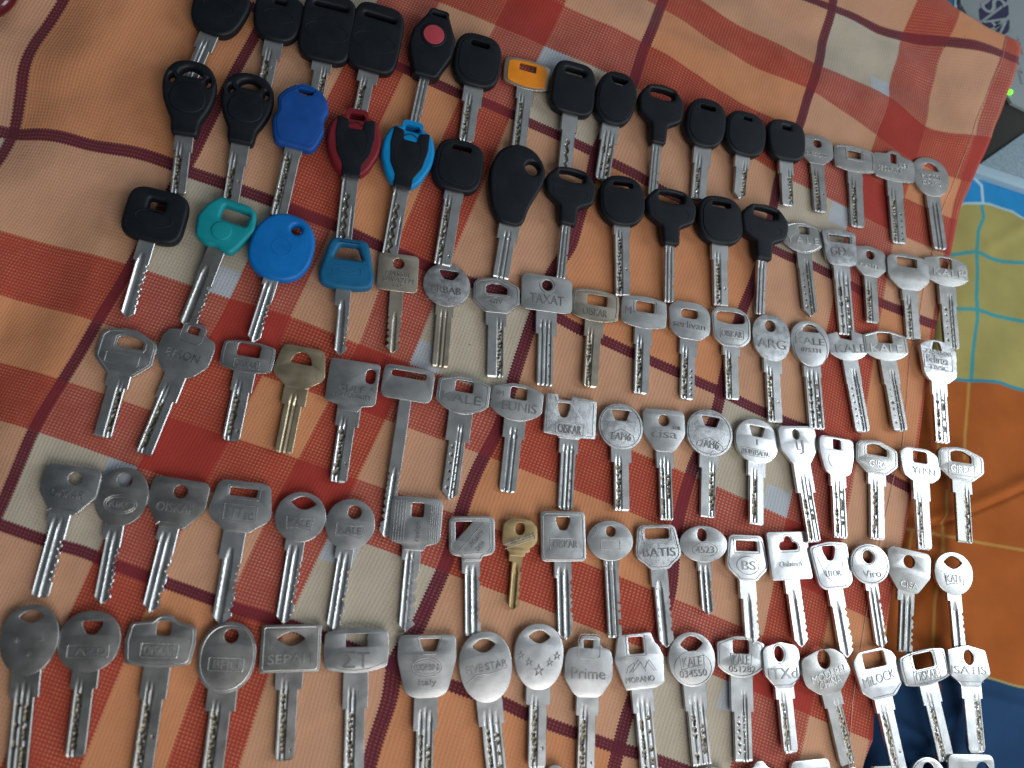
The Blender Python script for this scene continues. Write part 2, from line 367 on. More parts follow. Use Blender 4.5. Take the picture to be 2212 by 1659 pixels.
def bed_cols(X, Y):
    def lay(base, col, k): k = np.clip(k, 0, 1)[..., None]; return base * (1 - k) + np.array(col) * k
    def ln(base, lines, col, w):
        d = np.full(X.shape, 1e9)
        for l in lines: d = np.minimum(d, seg_d(X, Y, l))
        return lay(base, col, (w - d) / 2.2 + .5)
    blue = ln(np.tile(np.array((.02, .25, .56)), X.shape + (1,)), PALE, (.42, .58, .68), 3)
    yel = ln(np.tile(np.array((.37, .33, .11)), X.shape + (1,)), TEAL, (.06, .31, .33), 4)
    org = ln(np.tile(np.array((.38, .10, .018)), X.shape + (1,)), YEL, (.46, .24, .06), 3.2)
    nav = ln(np.tile(np.array((.012, .05, .13)), X.shape + (1,)), BROWN, (.22, .085, .03), 3.2)
    wob = 3 * np.sin(X / 23.)
    y1, y2, y3 = yat(X, B1) + wob * .4, yat(X, B2) + wob * .5, yat(X, B3) + wob
    c = lay(blue, (0, 0, 0), 0 * X)
    k = lambda y: np.clip((Y - y) / 2.2 + .5, 0, 1)[..., None]
    c = blue * (1 - k(y1)) + yel * k(y1); c = c * (1 - k(y2)) + org * k(y2); c = c * (1 - k(y3)) + nav * k(y3)
    c = lay(c, (.40, .58, .66), (2.4 - abs(Y - y1)) / 2.2 + .5); c = lay(c, (.03, .26, .36), (3.4 - abs(Y - y2)) / 2.2 + .5)
    return lay(c, (.34, .31, .12), (2.4 - abs(Y - y3)) / 2.2 + .5)
FOLD = [[(1990,1130),(2080,1100),(2212,1040),(2330,990)], [(1960,1330),(2050,1120)], [(2140,530),(2212,490),(2330,420)], [(1920,1560),(2010,1600),(2100,1500),(2250,1540)]]
BX, BY = 300, 760
pyv = -160 + 2000 * np.arange(BY + 1) / BY
ev = np.array([edge(min(max(v, -80), 1760)) for v in pyv]) - 130
GX = ev[:, None] + (2400 - ev)[:, None] * (np.arange(BX + 1) / BX)[None]; GY = np.repeat(pyv[:, None], BX + 1, 1)
cols = np.concatenate([bed_cols(GX, GY), np.ones(GX.shape + (1,))], 2).reshape(-1, 4)
GZ = np.full(GX.shape, -.0075)
for k_, l in enumerate(FOLD): GZ += (.0022 if k_ != 2 else .001) * np.exp(-(seg_d(GX, GY, l) / 16) ** 2) * (-1 if k_ == 1 else 1)
GZ -= .002 * np.exp(-(seg_d(GX, GY, [(1990,1142),(2080,1116),(2212,1058),(2330,1008)]) / 7) ** 2)
verts, faces = [], []
for j in range(BY + 1):
    for i in range(BX + 1):
        q = P(GX[j, i], GY[j, i], -.007); qq = q * 10
        verts.append((q.x, q.y, GZ[j, i] + .0018 * noise.noise(Vector((qq.x * 3, qq.y * 3, 1)))))
for j in range(BY):
    for i in range(BX):
        a = j * (BX + 1) + i; faces.append((a, a + BX + 1, a + BX + 2, a + 1))
me = bpy.data.meshes.new('bedspread'); me.from_pydata(verts, [], faces)
ca = me.color_attributes.new('print', 'FLOAT_COLOR', 'POINT'); ca.data.foreach_set('color', cols.ravel())
me.polygons.foreach_set('use_smooth', [True] * len(me.polygons))
m, nt, b = mat('printed_cotton')
at = N(nt, 'ShaderNodeAttribute', attribute_name='print'); tcc = N(nt, 'ShaderNodeTexCoord')
nn = N(nt, 'ShaderNodeTexNoise'); nn.inputs['Scale'].default_value = 45; nn.inputs['Detail'].default_value = 8; nt.links.new(tcc.outputs['Object'], nn.inputs['Vector'])
hs = N(nt, 'ShaderNodeHueSaturation'); mr = N(nt, 'ShaderNodeMapRange'); mr.inputs['To Min'].default_value = .75; mr.inputs['To Max'].default_value = 1.2
nt.links.new(nn.outputs['Fac'], mr.inputs['Value']); nt.links.new(mr.outputs[0], hs.inputs['Value']); nt.links.new(at.outputs['Color'], hs.inputs['Color'])
nt.links.new(hs.outputs[0], b.inputs['Base Color']); b.inputs['Roughness'].default_value = .9; b.inputs['Specular IOR Level'].default_value = .2
n4 = N(nt, 'ShaderNodeTexNoise'); n4.inputs['Scale'].default_value = 1500; nt.links.new(tcc.outputs['Object'], n4.inputs['Vector'])
bp = N(nt, 'ShaderNodeBump'); bp.inputs['Strength'].default_value = .4; bp.inputs['Distance'].default_value = .0002
nt.links.new(n4.outputs['Fac'], bp.inputs['Height']); nt.links.new(bp.outputs[0], b.inputs['Normal'])
bed = link('bedspread', me, None, [m])
setp(bed, 'bedspread printed with blue, yellow, orange and navy patches beside the tablecloth', 'bedspread')
# mattress top carrying everything (reaches past the frame)
me = bpy.data.meshes.new('bed_surface'); c = [P(-700, -900, -.016), P(-700, 2400, -.016), P(3000, 2400, -.016), P(3000, -900, -.016)]
me.from_pydata([tuple(v) for v in c], [], [(0, 1, 2, 3)])
m, _, b = mat('bed_sheet'); b.inputs['Base Color'].default_value = (.16, .09, .06, 1); b.inputs['Roughness'].default_value = .9
o = link('bed_surface', me, None, [m]); setp(o, kind='structure')

# ------------------------------------------------------------------ things at the top right
def slab(name, px_poly, z0, z1, mats, parent=None, bev=.0006):
    """closed prism whose top outline is px_poly (photo points) at height z1"""
    top = [P(x, y, z1) for x, y in px_poly]
    bm = bmesh.new(); t = [bm.verts.new(v) for v in top]; bt = [bm.verts.new((v.x, v.y, z0)) for v in top]
    n = len(t); bm.faces.new(t)
    for i in range(n): bm.faces.new((t[i], bt[i], bt[(i + 1) % n], t[(i + 1) % n]))
    bm.faces.new(bt[::-1]); bmesh.ops.recalc_face_normals(bm, faces=bm.faces)
    bmesh.ops.bevel(bm, geom=[e for e in bm.edges], offset=bev, segments=2, affect='EDGES', profile=.6)
    me = bpy.data.meshes.new(name); bm.to_mesh(me); bm.free(); shade(me)
    return link(name, me, parent, mats)
def emp(name, loc, rot=None):
    o = bpy.data.objects.new(name, None); o.empty_display_size = .01; COL.objects.link(o)
    o.location = loc
    return o
cardb, nt, b = mat('white_carton'); b.inputs['Base Color'].default_value = (.26, .31, .33, 1); b.inputs['Roughness'].default_value = .5
ink, _, b = mat('navy_ink'); b.inputs['Base Color'].default_value = (.008, .01, .06, 1); b.inputs['Roughness'].default_value = .5
greyink, _, b = mat('grey_ink'); b.inputs['Base Color'].default_value = (.16, .19, .22, 1)
box = slab('carton', [(2072,-90),(2075,6),(2107,62),(2126,120),(2186,222),(2330,292),(2400,-90)], -.010, -.002, [cardb])
setp(box, 'pale grey carton with slanted navy lettering beyond the cloth corner', 'box')
ZB = -.002
def flat_poly(name, polys, z, mt, parent):
    bm = bmesh.new()
    for poly in polys:
        bm.faces.new([bm.verts.new(P(x, y, z)) for x, y in poly])
    bmesh.ops.recalc_face_normals(bm, faces=bm.faces)
    me = bpy.data.meshes.new(name); bm.to_mesh(me); bm.free()
    for p in me.polygons:
        if p.normal.z < 0: p.flip()
    return link(name, me, parent, [mt])
def zz(x, y): return (1952.6 + x * .1172, y * .1172)     # from the close look at the label
plates = [[(1380,170),(1560,50),(1650,-60),(1960,-60),(1880,40),(1420,380),(1400,370)],
          [(1440,430),(1900,90),(1925,100),(1935,260),(1920,290),(1560,590),(1490,560),(1430,500)],
          [(1600,625),(1930,365),(1945,365),(1950,520),(1920,580),(1745,715)]]
flat_poly('label_plate', [[zz(*p) for p in pl] for pl in plates], ZB + .0002, ink, box)
bm = bmesh.new()
def word(bm, s, x, y, w, h, ang, z, shear=0.):
    q = P(x, y, z); e = P(x + 1, y, z) - q
    text_bm(bm, s, q.x, q.y, w, h, z, .00004, rot=ang, shear=shear)
pxmm = (P(2170, 60, ZB) - P(2169, 60, ZB)).length
for s, x, y, w, h, a in (('S', 1650, 90, 34, 52, .62), ('A', 1690, 400, 32, 46, .62), ('N', 1800, 560, 34, 44, .62)):
    X, Y = zz(x, y); word(bm, s, X, Y, w * pxmm * .8, h * pxmm * 1.05, math.radians(-52), ZB + .00035, .2)
me = bpy.data.meshes.new('lettering'); bm.to_mesh(me); bm.free(); link('lettering', me, box, [cardb])
bm = bmesh.new()
for s, x, y, w, h in (('K', 1900, 690, 10, 8), ('I', 1860, 740, 8, 3)):
    X, Y = zz(x, y); word(bm, s, X, Y, w * pxmm, h * pxmm, math.radians(40), ZB + .0003)
for s, x, y, w in (('1.5 ML VIAL', 2150, 850, 34), ('x 10', 2150, 1250, 22), ('STERILE', 2145, 1430, 26)):
    X, Y = zz(x, y); word(bm, s, X, Y, w * pxmm, 4 * pxmm, math.radians(-84), ZB + .0003)
me = bpy.data.meshes.new('small_print'); bm.to_mesh(me); bm.free(); link('small_print', me, box, [greyink])
dk, _, b = mat('dark_device'); b.inputs['Base Color'].default_value = (.012, .010, .007, 1); b.inputs['Roughness'].default_value = .5
dev = slab('adapter', [(2150,150),(2215,200),(2330,270),(2330,300),(2125,372),(2095,350)], -.012, -.0045, [dk])
setp(dev, 'dark adapter with a glowing green indicator lamp beside the cloth edge', 'adapter')
led, nt, b = mat('green_lamp'); b.inputs['Base Color'].default_value = (.1, .6, .05, 1)
b.inputs['Emission Color'].default_value = (.16, .95, .02, 1); b.inputs['Emission Strength'].default_value = 1.6
bm = bmesh.new(); bmesh.ops.create_uvsphere(bm, u_segments=20, v_segments=12, radius=.0021)
for v in bm.verts: v.co.x *= 1.15
bmesh.ops.translate(bm, verts=bm.verts, vec=P(2181, 199, .0)); me = bpy.data.meshes.new('indicator_lamp'); bm.to_mesh(me); bm.free(); shade(me); link('indicator_lamp', me, dev, [led])
fo, nt, b = mat('speckled_foam'); tcc = N(nt, 'ShaderNodeTexCoord'); nn = N(nt, 'ShaderNodeTexNoise'); nn.inputs['Scale'].default_value = 900; nt.links.new(tcc.outputs['Object'], nn.inputs['Vector'])
r = N(nt, 'ShaderNodeValToRGB'); r.color_ramp.elements[0].position = .35; r.color_ramp.elements[0].color = (.16, .25, .31, 1); r.color_ramp.elements[1].position = .65; r.color_ramp.elements[1].color = (.29, .39, .44, 1)
nt.links.new(nn.outputs['Fac'], r.inputs['Fac']); nt.links.new(r.outputs[0], b.inputs['Base Color']); b.inputs['Roughness'].default_value = .7
fe, _, b = mat('pale_blue_edge'); b.inputs['Base Color'].default_value = (.36, .52, .62, 1); b.inputs['Roughness'].default_value = .45
t = emp('foam_tray', P(2170, 350, 0)); setp(t, 'speckled blue grey tray with a pale rim lying on the bedspread', 'tray')
def reparent(o, p): o.parent = p; o.matrix_parent_inverse = Matrix.Translation(-p.location)
a = slab('tray_top', [(2100,366),(2212,287),(2330,205),(2330,440)], -.008, -.0026, [fo]); reparent(a, t)
a = slab('tray_rim', [(2098,357),(2112,352),(2330,426),(2330,447),(2096,369)], -.008, -.0018, [fe], bev=.0004); reparent(a, t)
bb, _, b = mat('blue_lid'); b.inputs['Base Color'].default_value = (.01, .11, .25, 1); b.inputs['Roughness'].default_value = .4
t = emp('blue_container', P(2040, -10, 0)); setp(t, 'blue plastic container edge between the cloth corner and the carton', 'container')
a = slab('container_body', [(1985,-120),(1985,60),(2071,60),(2068,-120)], -.012, -.005, [bb]); reparent(a, t)
a = slab('container_rim', [(2060,-120),(2062,55),(2068,55),(2067,-120)], -.009, -.0044, [fe], bev=.0003); reparent(a, t)
# glossy dark red thing in the top left corner
gr, _, b = mat('glossy_maroon'); b.inputs['Base Color'].default_value = (.10, .008, .014, 1); b.inputs['Roughness'].default_value = .12
bm = bmesh.new(); bmesh.ops.create_uvsphere(bm, u_segments=32, v_segments=20, radius=1)
for v in bm.verts: v.co = Vector((v.co.x * .011, v.co.y * .016, v.co.z * .007))
me = bpy.data.meshes.new('hair_clip'); bm.to_mesh(me); bm.free(); shade(me, 60)
o = link('hair_clip', me, None, [gr]); o.location = P(-18, -8, .007); o.rotation_euler = (0, 0, -.5)
setp(o, 'glossy dark red rounded clip at the far left corner of the cloth', 'clip')

# ------------------------------------------------------------------ keys
def rnd_poly(pts, r, seg=4):
    out = []; n = len(pts)
    for i in range(n):
        p0, p1, p2 = Vector(pts[i - 1][:2]), Vector(pts[i][:2]), Vector(pts[(i + 1) % n][:2])
        rr = pts[i][2] if len(pts[i]) > 2 else r
        a = p0 - p1; c = p2 - p1; la, lc = a.length, c.length
        t = min(rr, la * .48, lc * .48)
        A = p1 + a / la * t; C = p1 + c / lc * t
        for k in range(seg + 1):
            u = k / seg; out.append(tuple(A * (1 - u) ** 2 + p1 * 2 * u * (1 - u) + C * u ** 2))
    return out
def arc_between(a, c, bulge, n=8):
    """points from a to c (exclusive of c) bulging to the left of the direction"""
    a, c = Vector(a), Vector(c); d = c - a; nn = Vector((-d.y, d.x))
    return [tuple(a + d * (i / n) - nn * bulge * 4 * (i / n) * (1 - i / n)) for i in range(n)]
def superell(n, taper=0., seg=44, skew=0.):
    o = []
    for i in range(seg):
        t = 2 * PI * i / seg; c, s = math.cos(t), math.sin(t)
        x = .5 * math.copysign(abs(c) ** (2 / n), c); y = .5 + .5 * math.copysign(abs(s) ** (2 / n), s)
        o.append((x * (1 + taper * (.5 - y)) + skew * (.5 - y), y))
    return o
# outlines: x -.5..+.5, y 0 (top) .. 1 (where the blade starts); third value = corner radius
def SH(name):
    a = {
     'house': [(-.42,.08),(-.1,0),(.1,0),(.47,.2),(.5,.28),(.5,.7),(.24,1),(-.24,1),(-.5,.7),(-.5,.2)],
     'chamf': [(-.42,0),(.42,0),(.5,.09),(.5,.58),(.22,1),(-.22,1),(-.5,.58),(-.5,.09)],
     'kale': [(-.5,.16),(-.13,0),(.13,0),(.5,.16),(.5,.72)] + arc_between((.5,.74), (-.5,.74), .26, 8)[1:] + [(-.5,.72)],
     'kalebroken': [(-.5,.1),(-.22,.0),(-.17,.22,.01),(.12,.3,.01),(.15,-.05,.01),(.45,.1),(.5,.16),(.5,.72)] + arc_between((.5,.74), (-.5,.74), .26, 8)[1:] + [(-.5,.72)],
     'barrel': arc_between((-.48,.12), (.48,.12), .1)[::1] + [(.48,.12),(.5,.45),(.48,.86)] + arc_between((.48,.86), (-.48,.86), .12)[1:] + [(-.48,.86),(-.5,.45)],
     'rect': [(-.5,0),(.5,0),(.5,1),(-.5,1)],
     'rectn': [(-.5,0),(.5,0),(.5,.84),(.22,.9),(.2,1),(-.2,1),(-.22,.9),(-.5,.84)],
     'trap': [(-.4,0),(.4,0),(.5,.72),(.28,.9),(.2,1),(-.2,1),(-.28,.9),(-.5,.72)],
     'shield': [(-.48,.04),(.48,.04),(.5,.4),(.36,.92),(.2,1),(-.2,1),(-.36,.92),(-.5,.4)],
     'pointy': [(-.5,.16),(-.3,.02),(0,0),(.3,.02),(.5,.16),(.42,.86),(.22,1),(-.22,1),(-.42,.86)],
     'behr': [(-.46,.16),(-.2,.03),(0,0),(.2,.02),(.5,.2),(.48,.82),(.24,1),(-.22,1),(-.38,.84)],
     'crown': [(-.46,.17),(-.15,.12),(-.06,.0),(.1,.0),(.2,.12),(.48,.22),(.5,.5),(.46,.9)] + arc_between((.46,.9), (-.46,.9), .08)[1:] + [(-.46,.9),(-.5,.5)],
     'morano': [(-.38,.02),(.28,0),(.34,.18),(.42,.26),(.5,.46),(.46,.93),(.3,1),(-.32,1),(-.5,.46)],
     'notch': [(-.48,.02),(-.27,.0,.01),(-.24,.12,.01),(.0,.12,.01),(.02,.02,.01),(.5,.06),(.5,.94),(.2,.96),(.19,1),(-.21,1),(-.22,.96),(-.5,.92)],
     'tab': [(-.12,0),(.16,0),(.22,.05),(.24,.18),(.44,.22),(.5,.36),(.5,.7),(.3,.95),(.2,1),(-.2,1),(-.3,.95),(-.5,.7),(-.5,.36),(-.42,.22),(-.22,.18),(-.2,.05)],
     'remote': [(-.18,0),(.2,0),(.3,.12),(.5,.36),(.5,.62),(.26,.98),(-.26,1),(-.3,.94),(-.5,.62),(-.48,.36),(-.26,.12)],
     'teal': [(-.26,0),(.28,.0),(.42,.1),(.5,.42),(.32,.88),(.24,1),(.06,.98),(-.02,.94),(-.2,.98),(-.42,.86),(-.5,.5),(-.42,.22)],
     'trapz': [(-.3,0),(.3,0),(.37,.12),(.5,.74),(.46,.94),(.2,1),(-.2,1),(-.46,.94),(-.5,.74),(-.37,.12)],
     'kidney': [(-.12,.0),(.2,.02),(.44,.18),(.48,.38),(.36,.6),(.26,.78),(.24,.92),(.14,1),(-.2,1),(-.36,.86),(-.46,.6),(-.5,.36),(-.38,.12)],
     'teehead': [(-.3,.04),(0,0),(.3,.04),(.48,.22),(.5,.34),(.46,.56),(.2,.68),(.18,.72),(.17,.97),(.12,1),(-.16,1),(-.18,.72),(-.2,.68),(-.46,.52),(-.5,.3),(-.46,.2)],
     'blueh': [(-.18,0),(.22,0),(.42,.13),(.5,.3),(.43,.45),(.5,.62),(.42,.86),(.34,.97),(-.34,.97),(-.42,.86),(-.5,.62),(-.43,.45),(-.5,.28),(-.38,.12)],
     'ringh': [(-.14,.0),(.16,.0),(.2,.06),(.4,.13),(.5,.36),(.48,.6),(.32,.88),(.18,1),(-.18,1),(-.34,.88),(-.5,.6),(-.5,.34),(-.4,.12),(-.18,.06)],
     'gauge': [(-.46,.2),(-.3,.03),(.0,0),(.3,.03),(.46,.2),(.5,.55),(.4,.72),(.3,.76),(.33,.86),(.2,.9),(.2,1),(-.24,1),(-.24,.92),(-.32,.84),(-.3,.78),(-.46,.7)],
     'vitor': [(-.5,.08),(0,0),(.48,.05),(.46,.86),(.3,.98),(-.3,.98),(-.42,.86)],
     'milock': [(-.34,.02),(.2,0),(.42,.12),(.5,.3),(.5,.78),(.28,1),(-.22,1),(-.44,.82),(-.5,.2)],
     'modern': [(-.45,.12),(-.1,0),(.22,.02),(.42,.22),(.5,.62),(.2,1),(-.22,1),(-.47,.74),(-.5,.48)],
     'isatis': [(-.5,.12),(0,0),(.42,.12),(.5,.7),(.26,.88),(.22,1),(-.22,1),(-.28,.9),(-.46,.74)],
     'ptop': [(-.42,.1),(0,0),(.4,.08),(.5,.2),(.5,.7),(.22,1),(-.22,1),(-.5,.7),(-.5,.2)],
     'ovalneck': [(-.3,.04),(0,0),(.3,.04),(.46,.18),(.5,.34),(.46,.54),(.36,.7),(.27,.8),(.25,.95),(.22,1),(-.22,1),(-.25,.95),(-.27,.8),(-.36,.7),(-.46,.54),(-.5,.34),(-.46,.18)],
     'tagwide': [(-.5,.1),(-.22,.06),(-.2,0),(.1,0),(.14,.06),(.48,.16),(.5,.9),(.46,.98),(.2,.95),(.18,1),(-.2,1),(-.22,.95),(-.46,.86)],
    }
    return a[name]
def hole_pts(h, hw, hh):
    """holes: (kind, cx, cy, w, h) cx,w,h in head widths, cy in head heights; returns local points"""
    k, cx, cy, w, hgt = h[:5]; x0 = cx * hw; y0 = hh * (1 - cy); w *= hw; hgt *= hw
    if k in 'ce':
        return [(x0 + w / 2 * math.cos(t), y0 + hgt / 2 * math.sin(t)) for t in [2 * PI * i / 22 for i in range(22)]]
    if k == 'l':   # lens
        return rnd_poly([(x0 - w / 2, y0), *[(x0 - w / 2 + w * i / 6, y0 + hgt / 2 * math.sin(PI * i / 6)) for i in range(1, 6)], (x0 + w / 2, y0), *[(x0 + w / 2 - w * i / 6, y0 - hgt / 2 * math.sin(PI * i / 6)) for i in range(1, 6)]], .0008, 2)
    q = {'r': [(-.5,.5),(.5,.5),(.5,-.5),(-.5,-.5)], 't': [(-.5,.5),(.5,.5),(.3,-.5),(-.3,-.5)], 'T': [(-.3,.5),(.3,.5),(.5,-.5),(-.5,-.5)],
         'D': [(-.5,-.5),(-.36,.15),(-.12,.5),(.12,.5),(.36,.15),(.5,-.5)], 'U': [(-.5,.5),(.5,.5),(.45,.1),(.22,-.5),(-.22,-.5),(-.45,.1)],
         'p': [(-.5,.3),(-.2,.5),(.12,.5),(.5,.15),(.5,-.5),(-.5,-.5)], 'g': [(-.5,.5),(.5,.5),(-.5,-.5)],
         'h': [(-.5,-.5),(-.5,0),(-.2,.1),(-.15,.5),(.15,.5),(.2,.1),(.5,0),(.5,-.5)],
         's': [(-.5,.4),(-.2,.5),(.2,.5),(.5,.4),(.5,-.3),(.3,-.4),(0,-.5),(-.3,-.4),(-.5,-.3)]}[k]
    rr = h[5] * hw if len(h) > 5 else min(w, hgt) * .18
    return rnd_poly([(x0 + a * w, y0 + c * hgt) for a, c in q], rr, 3)

def blade_mesh(L, ws, wb, sl, kind, tip, th, seed, sl2=None, off=0.0):
    """height-field blade: x across, y from +3 mm (inside the head) to -L; milled faces get material 1"""
    rng = random.Random(seed); sl2 = sl if sl2 is None else sl2
    up = .003; ys = list(np.arange(-up, L, .00055)) + [L]
    for s_ in (sl, sl2): ys += [s_ - .00005, s_ + .00005]
    cuts = []
    if kind[0] == 'C' or kind == 'CC':
        y = max(sl, sl2) + .0025; n = 0
        while y < L - .0045:
            cuts.append((y, rng.uniform(.0003, .0017), rng.uniform(.0007, .0013))); y += rng.uniform(.0030, .0040)
    notches = []
    if kind == 'NO': notches = [(L * .55, .0012, .0016), (L * .66, .0012, .0016), (L * .8, .003, .0016)]
    if kind == 'N': notches = [(L * .55, .0011, .0009), (L * .72, .0018, .0008)]
    for (c, w, d) in notches: ys += [c - w / 2 - .00004, c - w / 2 + .00004, c + w / 2 - .00004, c + w / 2 + .00004]
    ys = sorted(set(round(v, 6) for v in ys if v <= L))
    grooves, dots, track, wave = [], [], [], []
    h2 = wb / 2; y0 = sl * .35
    if kind in ('D', 'DL', 'DR', 'DH'):
        gx = {'D': -.18, 'DL': -.24, 'DR': .24, 'DH': -.2}[kind] * wb
        grooves = [(gx - .11 * wb, .0008, .0004, y0, L), (gx + .11 * wb, .0008, .0004, y0 + .001, L)]
        y = sl + .003
        while y < L - .003:
            track.append((gx + rng.uniform(-.07, .07) * wb, y, rng.uniform(.0009, .0015), rng.uniform(.0005, .0009))); y += rng.uniform(.0018, .0026)
        if kind == 'DH':
            for i in range(5): dots.append((.24 * wb, L * (.52 + .1 * i), .0006, .0006))
        elif rng.random() < .5: dots.append((.27 * wb, L * rng.uniform(.5, .9), .0005, .0005))
    if kind == 'D2':
        grooves = [(-.28 * wb, .0009, .00042, y0, L), (0, .0009, .00042, y0 - .001, L), (.28 * wb, .0009, .00042, y0 + .001, L)]
        y = sl + .003
        while y < L - .003:
            track.append((rng.choice((-.22, .2)) * wb, y, rng.uniform(.0008, .0013), rng.uniform(.0005, .0008))); y += rng.uniform(.0013, .002)
    if kind == 'H':
        grooves = [(.02 * wb, .0007, .0005, y0, L), (.2 * wb, .0007, .0005, y0, L)]
        for i in range(6):
            for gx in (-.24, .1): dots.append((gx * wb, sl + (L - sl) * (.1 + .14 * i) + (0 if gx < 0 else .0005), rng.uniform(.0004, .0009), .0006))
    if kind == 'G':
        grooves = [(-.28 * wb, .0008, .0006, y0, L), (0, .0010, .0006, y0, L), (.26 * wb, .0008, .0006, y0, L)]
        for i in range(4): dots.append((.24 * wb, L * (.45 + .14 * i), .0006, .0005))
    if kind == 'C': grooves = [(-.3 * wb, .0014, .0007, y0, L), (.1 * wb, .0013, .0006, y0, L)]
    if kind == 'C1': grooves = [(-.14 * wb, .0018, .0008, y0 + .003, L)]
    if kind == 'CC': grooves = [(0, .0012, .0005, sl, L)]
    if kind == 'CF': grooves = [(-.3 * wb, .0012, .0006, 0, L), (-.02 * wb, .0008, .0008, .001, L)]
    if kind == 'W': wave = [(-.1 * wb, .0011, .0009, L * .25, L, .0006)]; grooves = [(-.34 * wb, .001, .0006, y0, L), (.3 * wb, .0006, .0005, L * .4, L * .85)]
    if kind == 'WS': wave = [(0, .0010, .0009, L * .45, L, .0005)]
    if kind == 'N' or kind == 'NO': grooves = [(-.28 * wb, .0009, .0007, 0, L), (.12 * wb, .0008, .0007, 0, L)]
    if kind == 'P': grooves = [(-.15 * wb, .0008, .0006, y0, L), (.12 * wb, .0008, .0006, y0, L)]
    def bounds(y):
        l = -(ws if y < sl else wb) / 2; r = (ws if y < sl2 else wb) / 2
        if y >= sl: l += off
        if y >= sl2: r += off
        for (c, d, hw_) in cuts:
            dd = max(0., d - max(0., abs(y - c) - hw_ * .35) * 1.25)
            r = min(r, wb / 2 + off - dd)
            if kind == 'CC': l = max(l, -wb / 2 + off + max(0., d * .9 - max(0., abs(y - c - .0008) - hw_ * .35) * 1.25))
        for (c, w, d) in notches:
            if abs(y - c) < w / 2: r = min(r, wb / 2 - d)
        if kind == 'CF':   # lobed side
            if sl2 < y: r = wb / 2 - .0011 + .0009 * math.sin((y - sl2) * 2 * PI / .0062)
        e = L - y; w2 = wb / 2
        if tip == 'p' and e < w2 * .95:
            k = e / (w2 * .95); l, r = l * k + off * (1 - k) - .0003, r * k + off * (1 - k) + .0003
        if tip == 'r' and e < w2 * .6:
            k = .55 + .45 * math.sqrt(max(0, 1 - (1 - e / (w2 * .6)) ** 2)); l, r = (l - off) * k + off, (r - off) * k + off
        if tip == 'c' and e < .0018: r -= (.0018 - e) * .9; l += max(0, .0008 - e) * .8
        if tip == 's' and e < .0006: r -= (.0006 - e) * .8; l += (.0006 - e) * .8
        return l, r
    def hz(x, y, l, r):
        z = th; mil = 0
        for (gx, w, d, a, e_) in grooves:
            if y < a or y > e_: continue
            k = min(1., (y - a) / .006 + .15); ww = w * (.4 + .6 * k)
            u = abs(x - gx - off) / ww
            if u < 1: z = min(z, th - d * k * (1 - u ** 3)); mil = max(mil, 1 if u < .6 and False else 0)
        for (gx, w, d, a, e_, am) in wave:
            if a < y < e_:
                u = abs(x - gx - am * math.sin((y - a) * 2 * PI / .006)) / w
                if u < 1: z = min(z, th - d * (1 - u ** 4)); mil = 1 if u < .7 else mil
        for (gx, yy, rr, d) in track:
            u = math.hypot((x - gx - off), (y - yy) * 1.0) / rr
            if u < 1: z = min(z, th - d * (1 - u * u) - .0002); mil = 1
        for (gx, yy, rr, d) in dots:
            u = math.hypot(x - gx - off, y - yy) / rr
            if u < 1: z = min(z, th - d * 1.3 * (1 - u * .7)); mil = 1
        e = min(x - l, r - x); 
        if e < .0003: z -= (.0003 - e) * .9
        if L - y < .0009: z -= (.0009 - (L - y)) * .75
        return max(z, .0001), mil
    nx = 26; bm = bmesh.new(); T, Bo, ml = [], [], []
    for y in ys:
        l, r = bounds(y); 
        if r - l < .0004: r = l + .0004
        xs = [l, l + .0003] + [l + .0003 + (r - l - .0006) * i / nx for i in range(1, nx)] + [r - .0003, r] if r - l > .0012 else [l + (r - l) * i / (nx + 2) for i in range(nx + 3)]
        row, rb, mr_ = [], [], []
        for x in xs:
            z, mi = hz(x, y, l, r); row.append(bm.verts.new((x, -y, z))); mr_.append(mi)
        for x in (xs[0], xs[-1]): rb.append(bm.verts.new((x, -y, -th)))
        T.append(row); Bo.append(rb); ml.append(mr_)
    for j in range(len(ys) - 1):
        for i in range(len(T[j]) - 1):
            f = bm.faces.new((T[j][i], T[j + 1][i], T[j + 1][i + 1], T[j][i + 1]))
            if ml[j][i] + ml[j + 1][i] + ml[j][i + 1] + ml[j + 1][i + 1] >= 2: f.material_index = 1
        bm.faces.new((Bo[j][0], Bo[j + 1][0], T[j + 1][0], T[j][0])); bm.faces.new((T[j][-1], T[j + 1][-1], Bo[j + 1][1], Bo[j][1]))
        bm.faces.new((Bo[j][1], Bo[j + 1][1], Bo[j + 1][0], Bo[j][0]))
    bm.faces.new([Bo[0][0], *T[0], Bo[0][1]]); bm.faces.new([Bo[-1][1], *T[-1][::-1], Bo[-1][0]])
    me = bpy.data.meshes.new('blade'); bm.to_mesh(me); bm.free(); shade(me, 28)
    return me

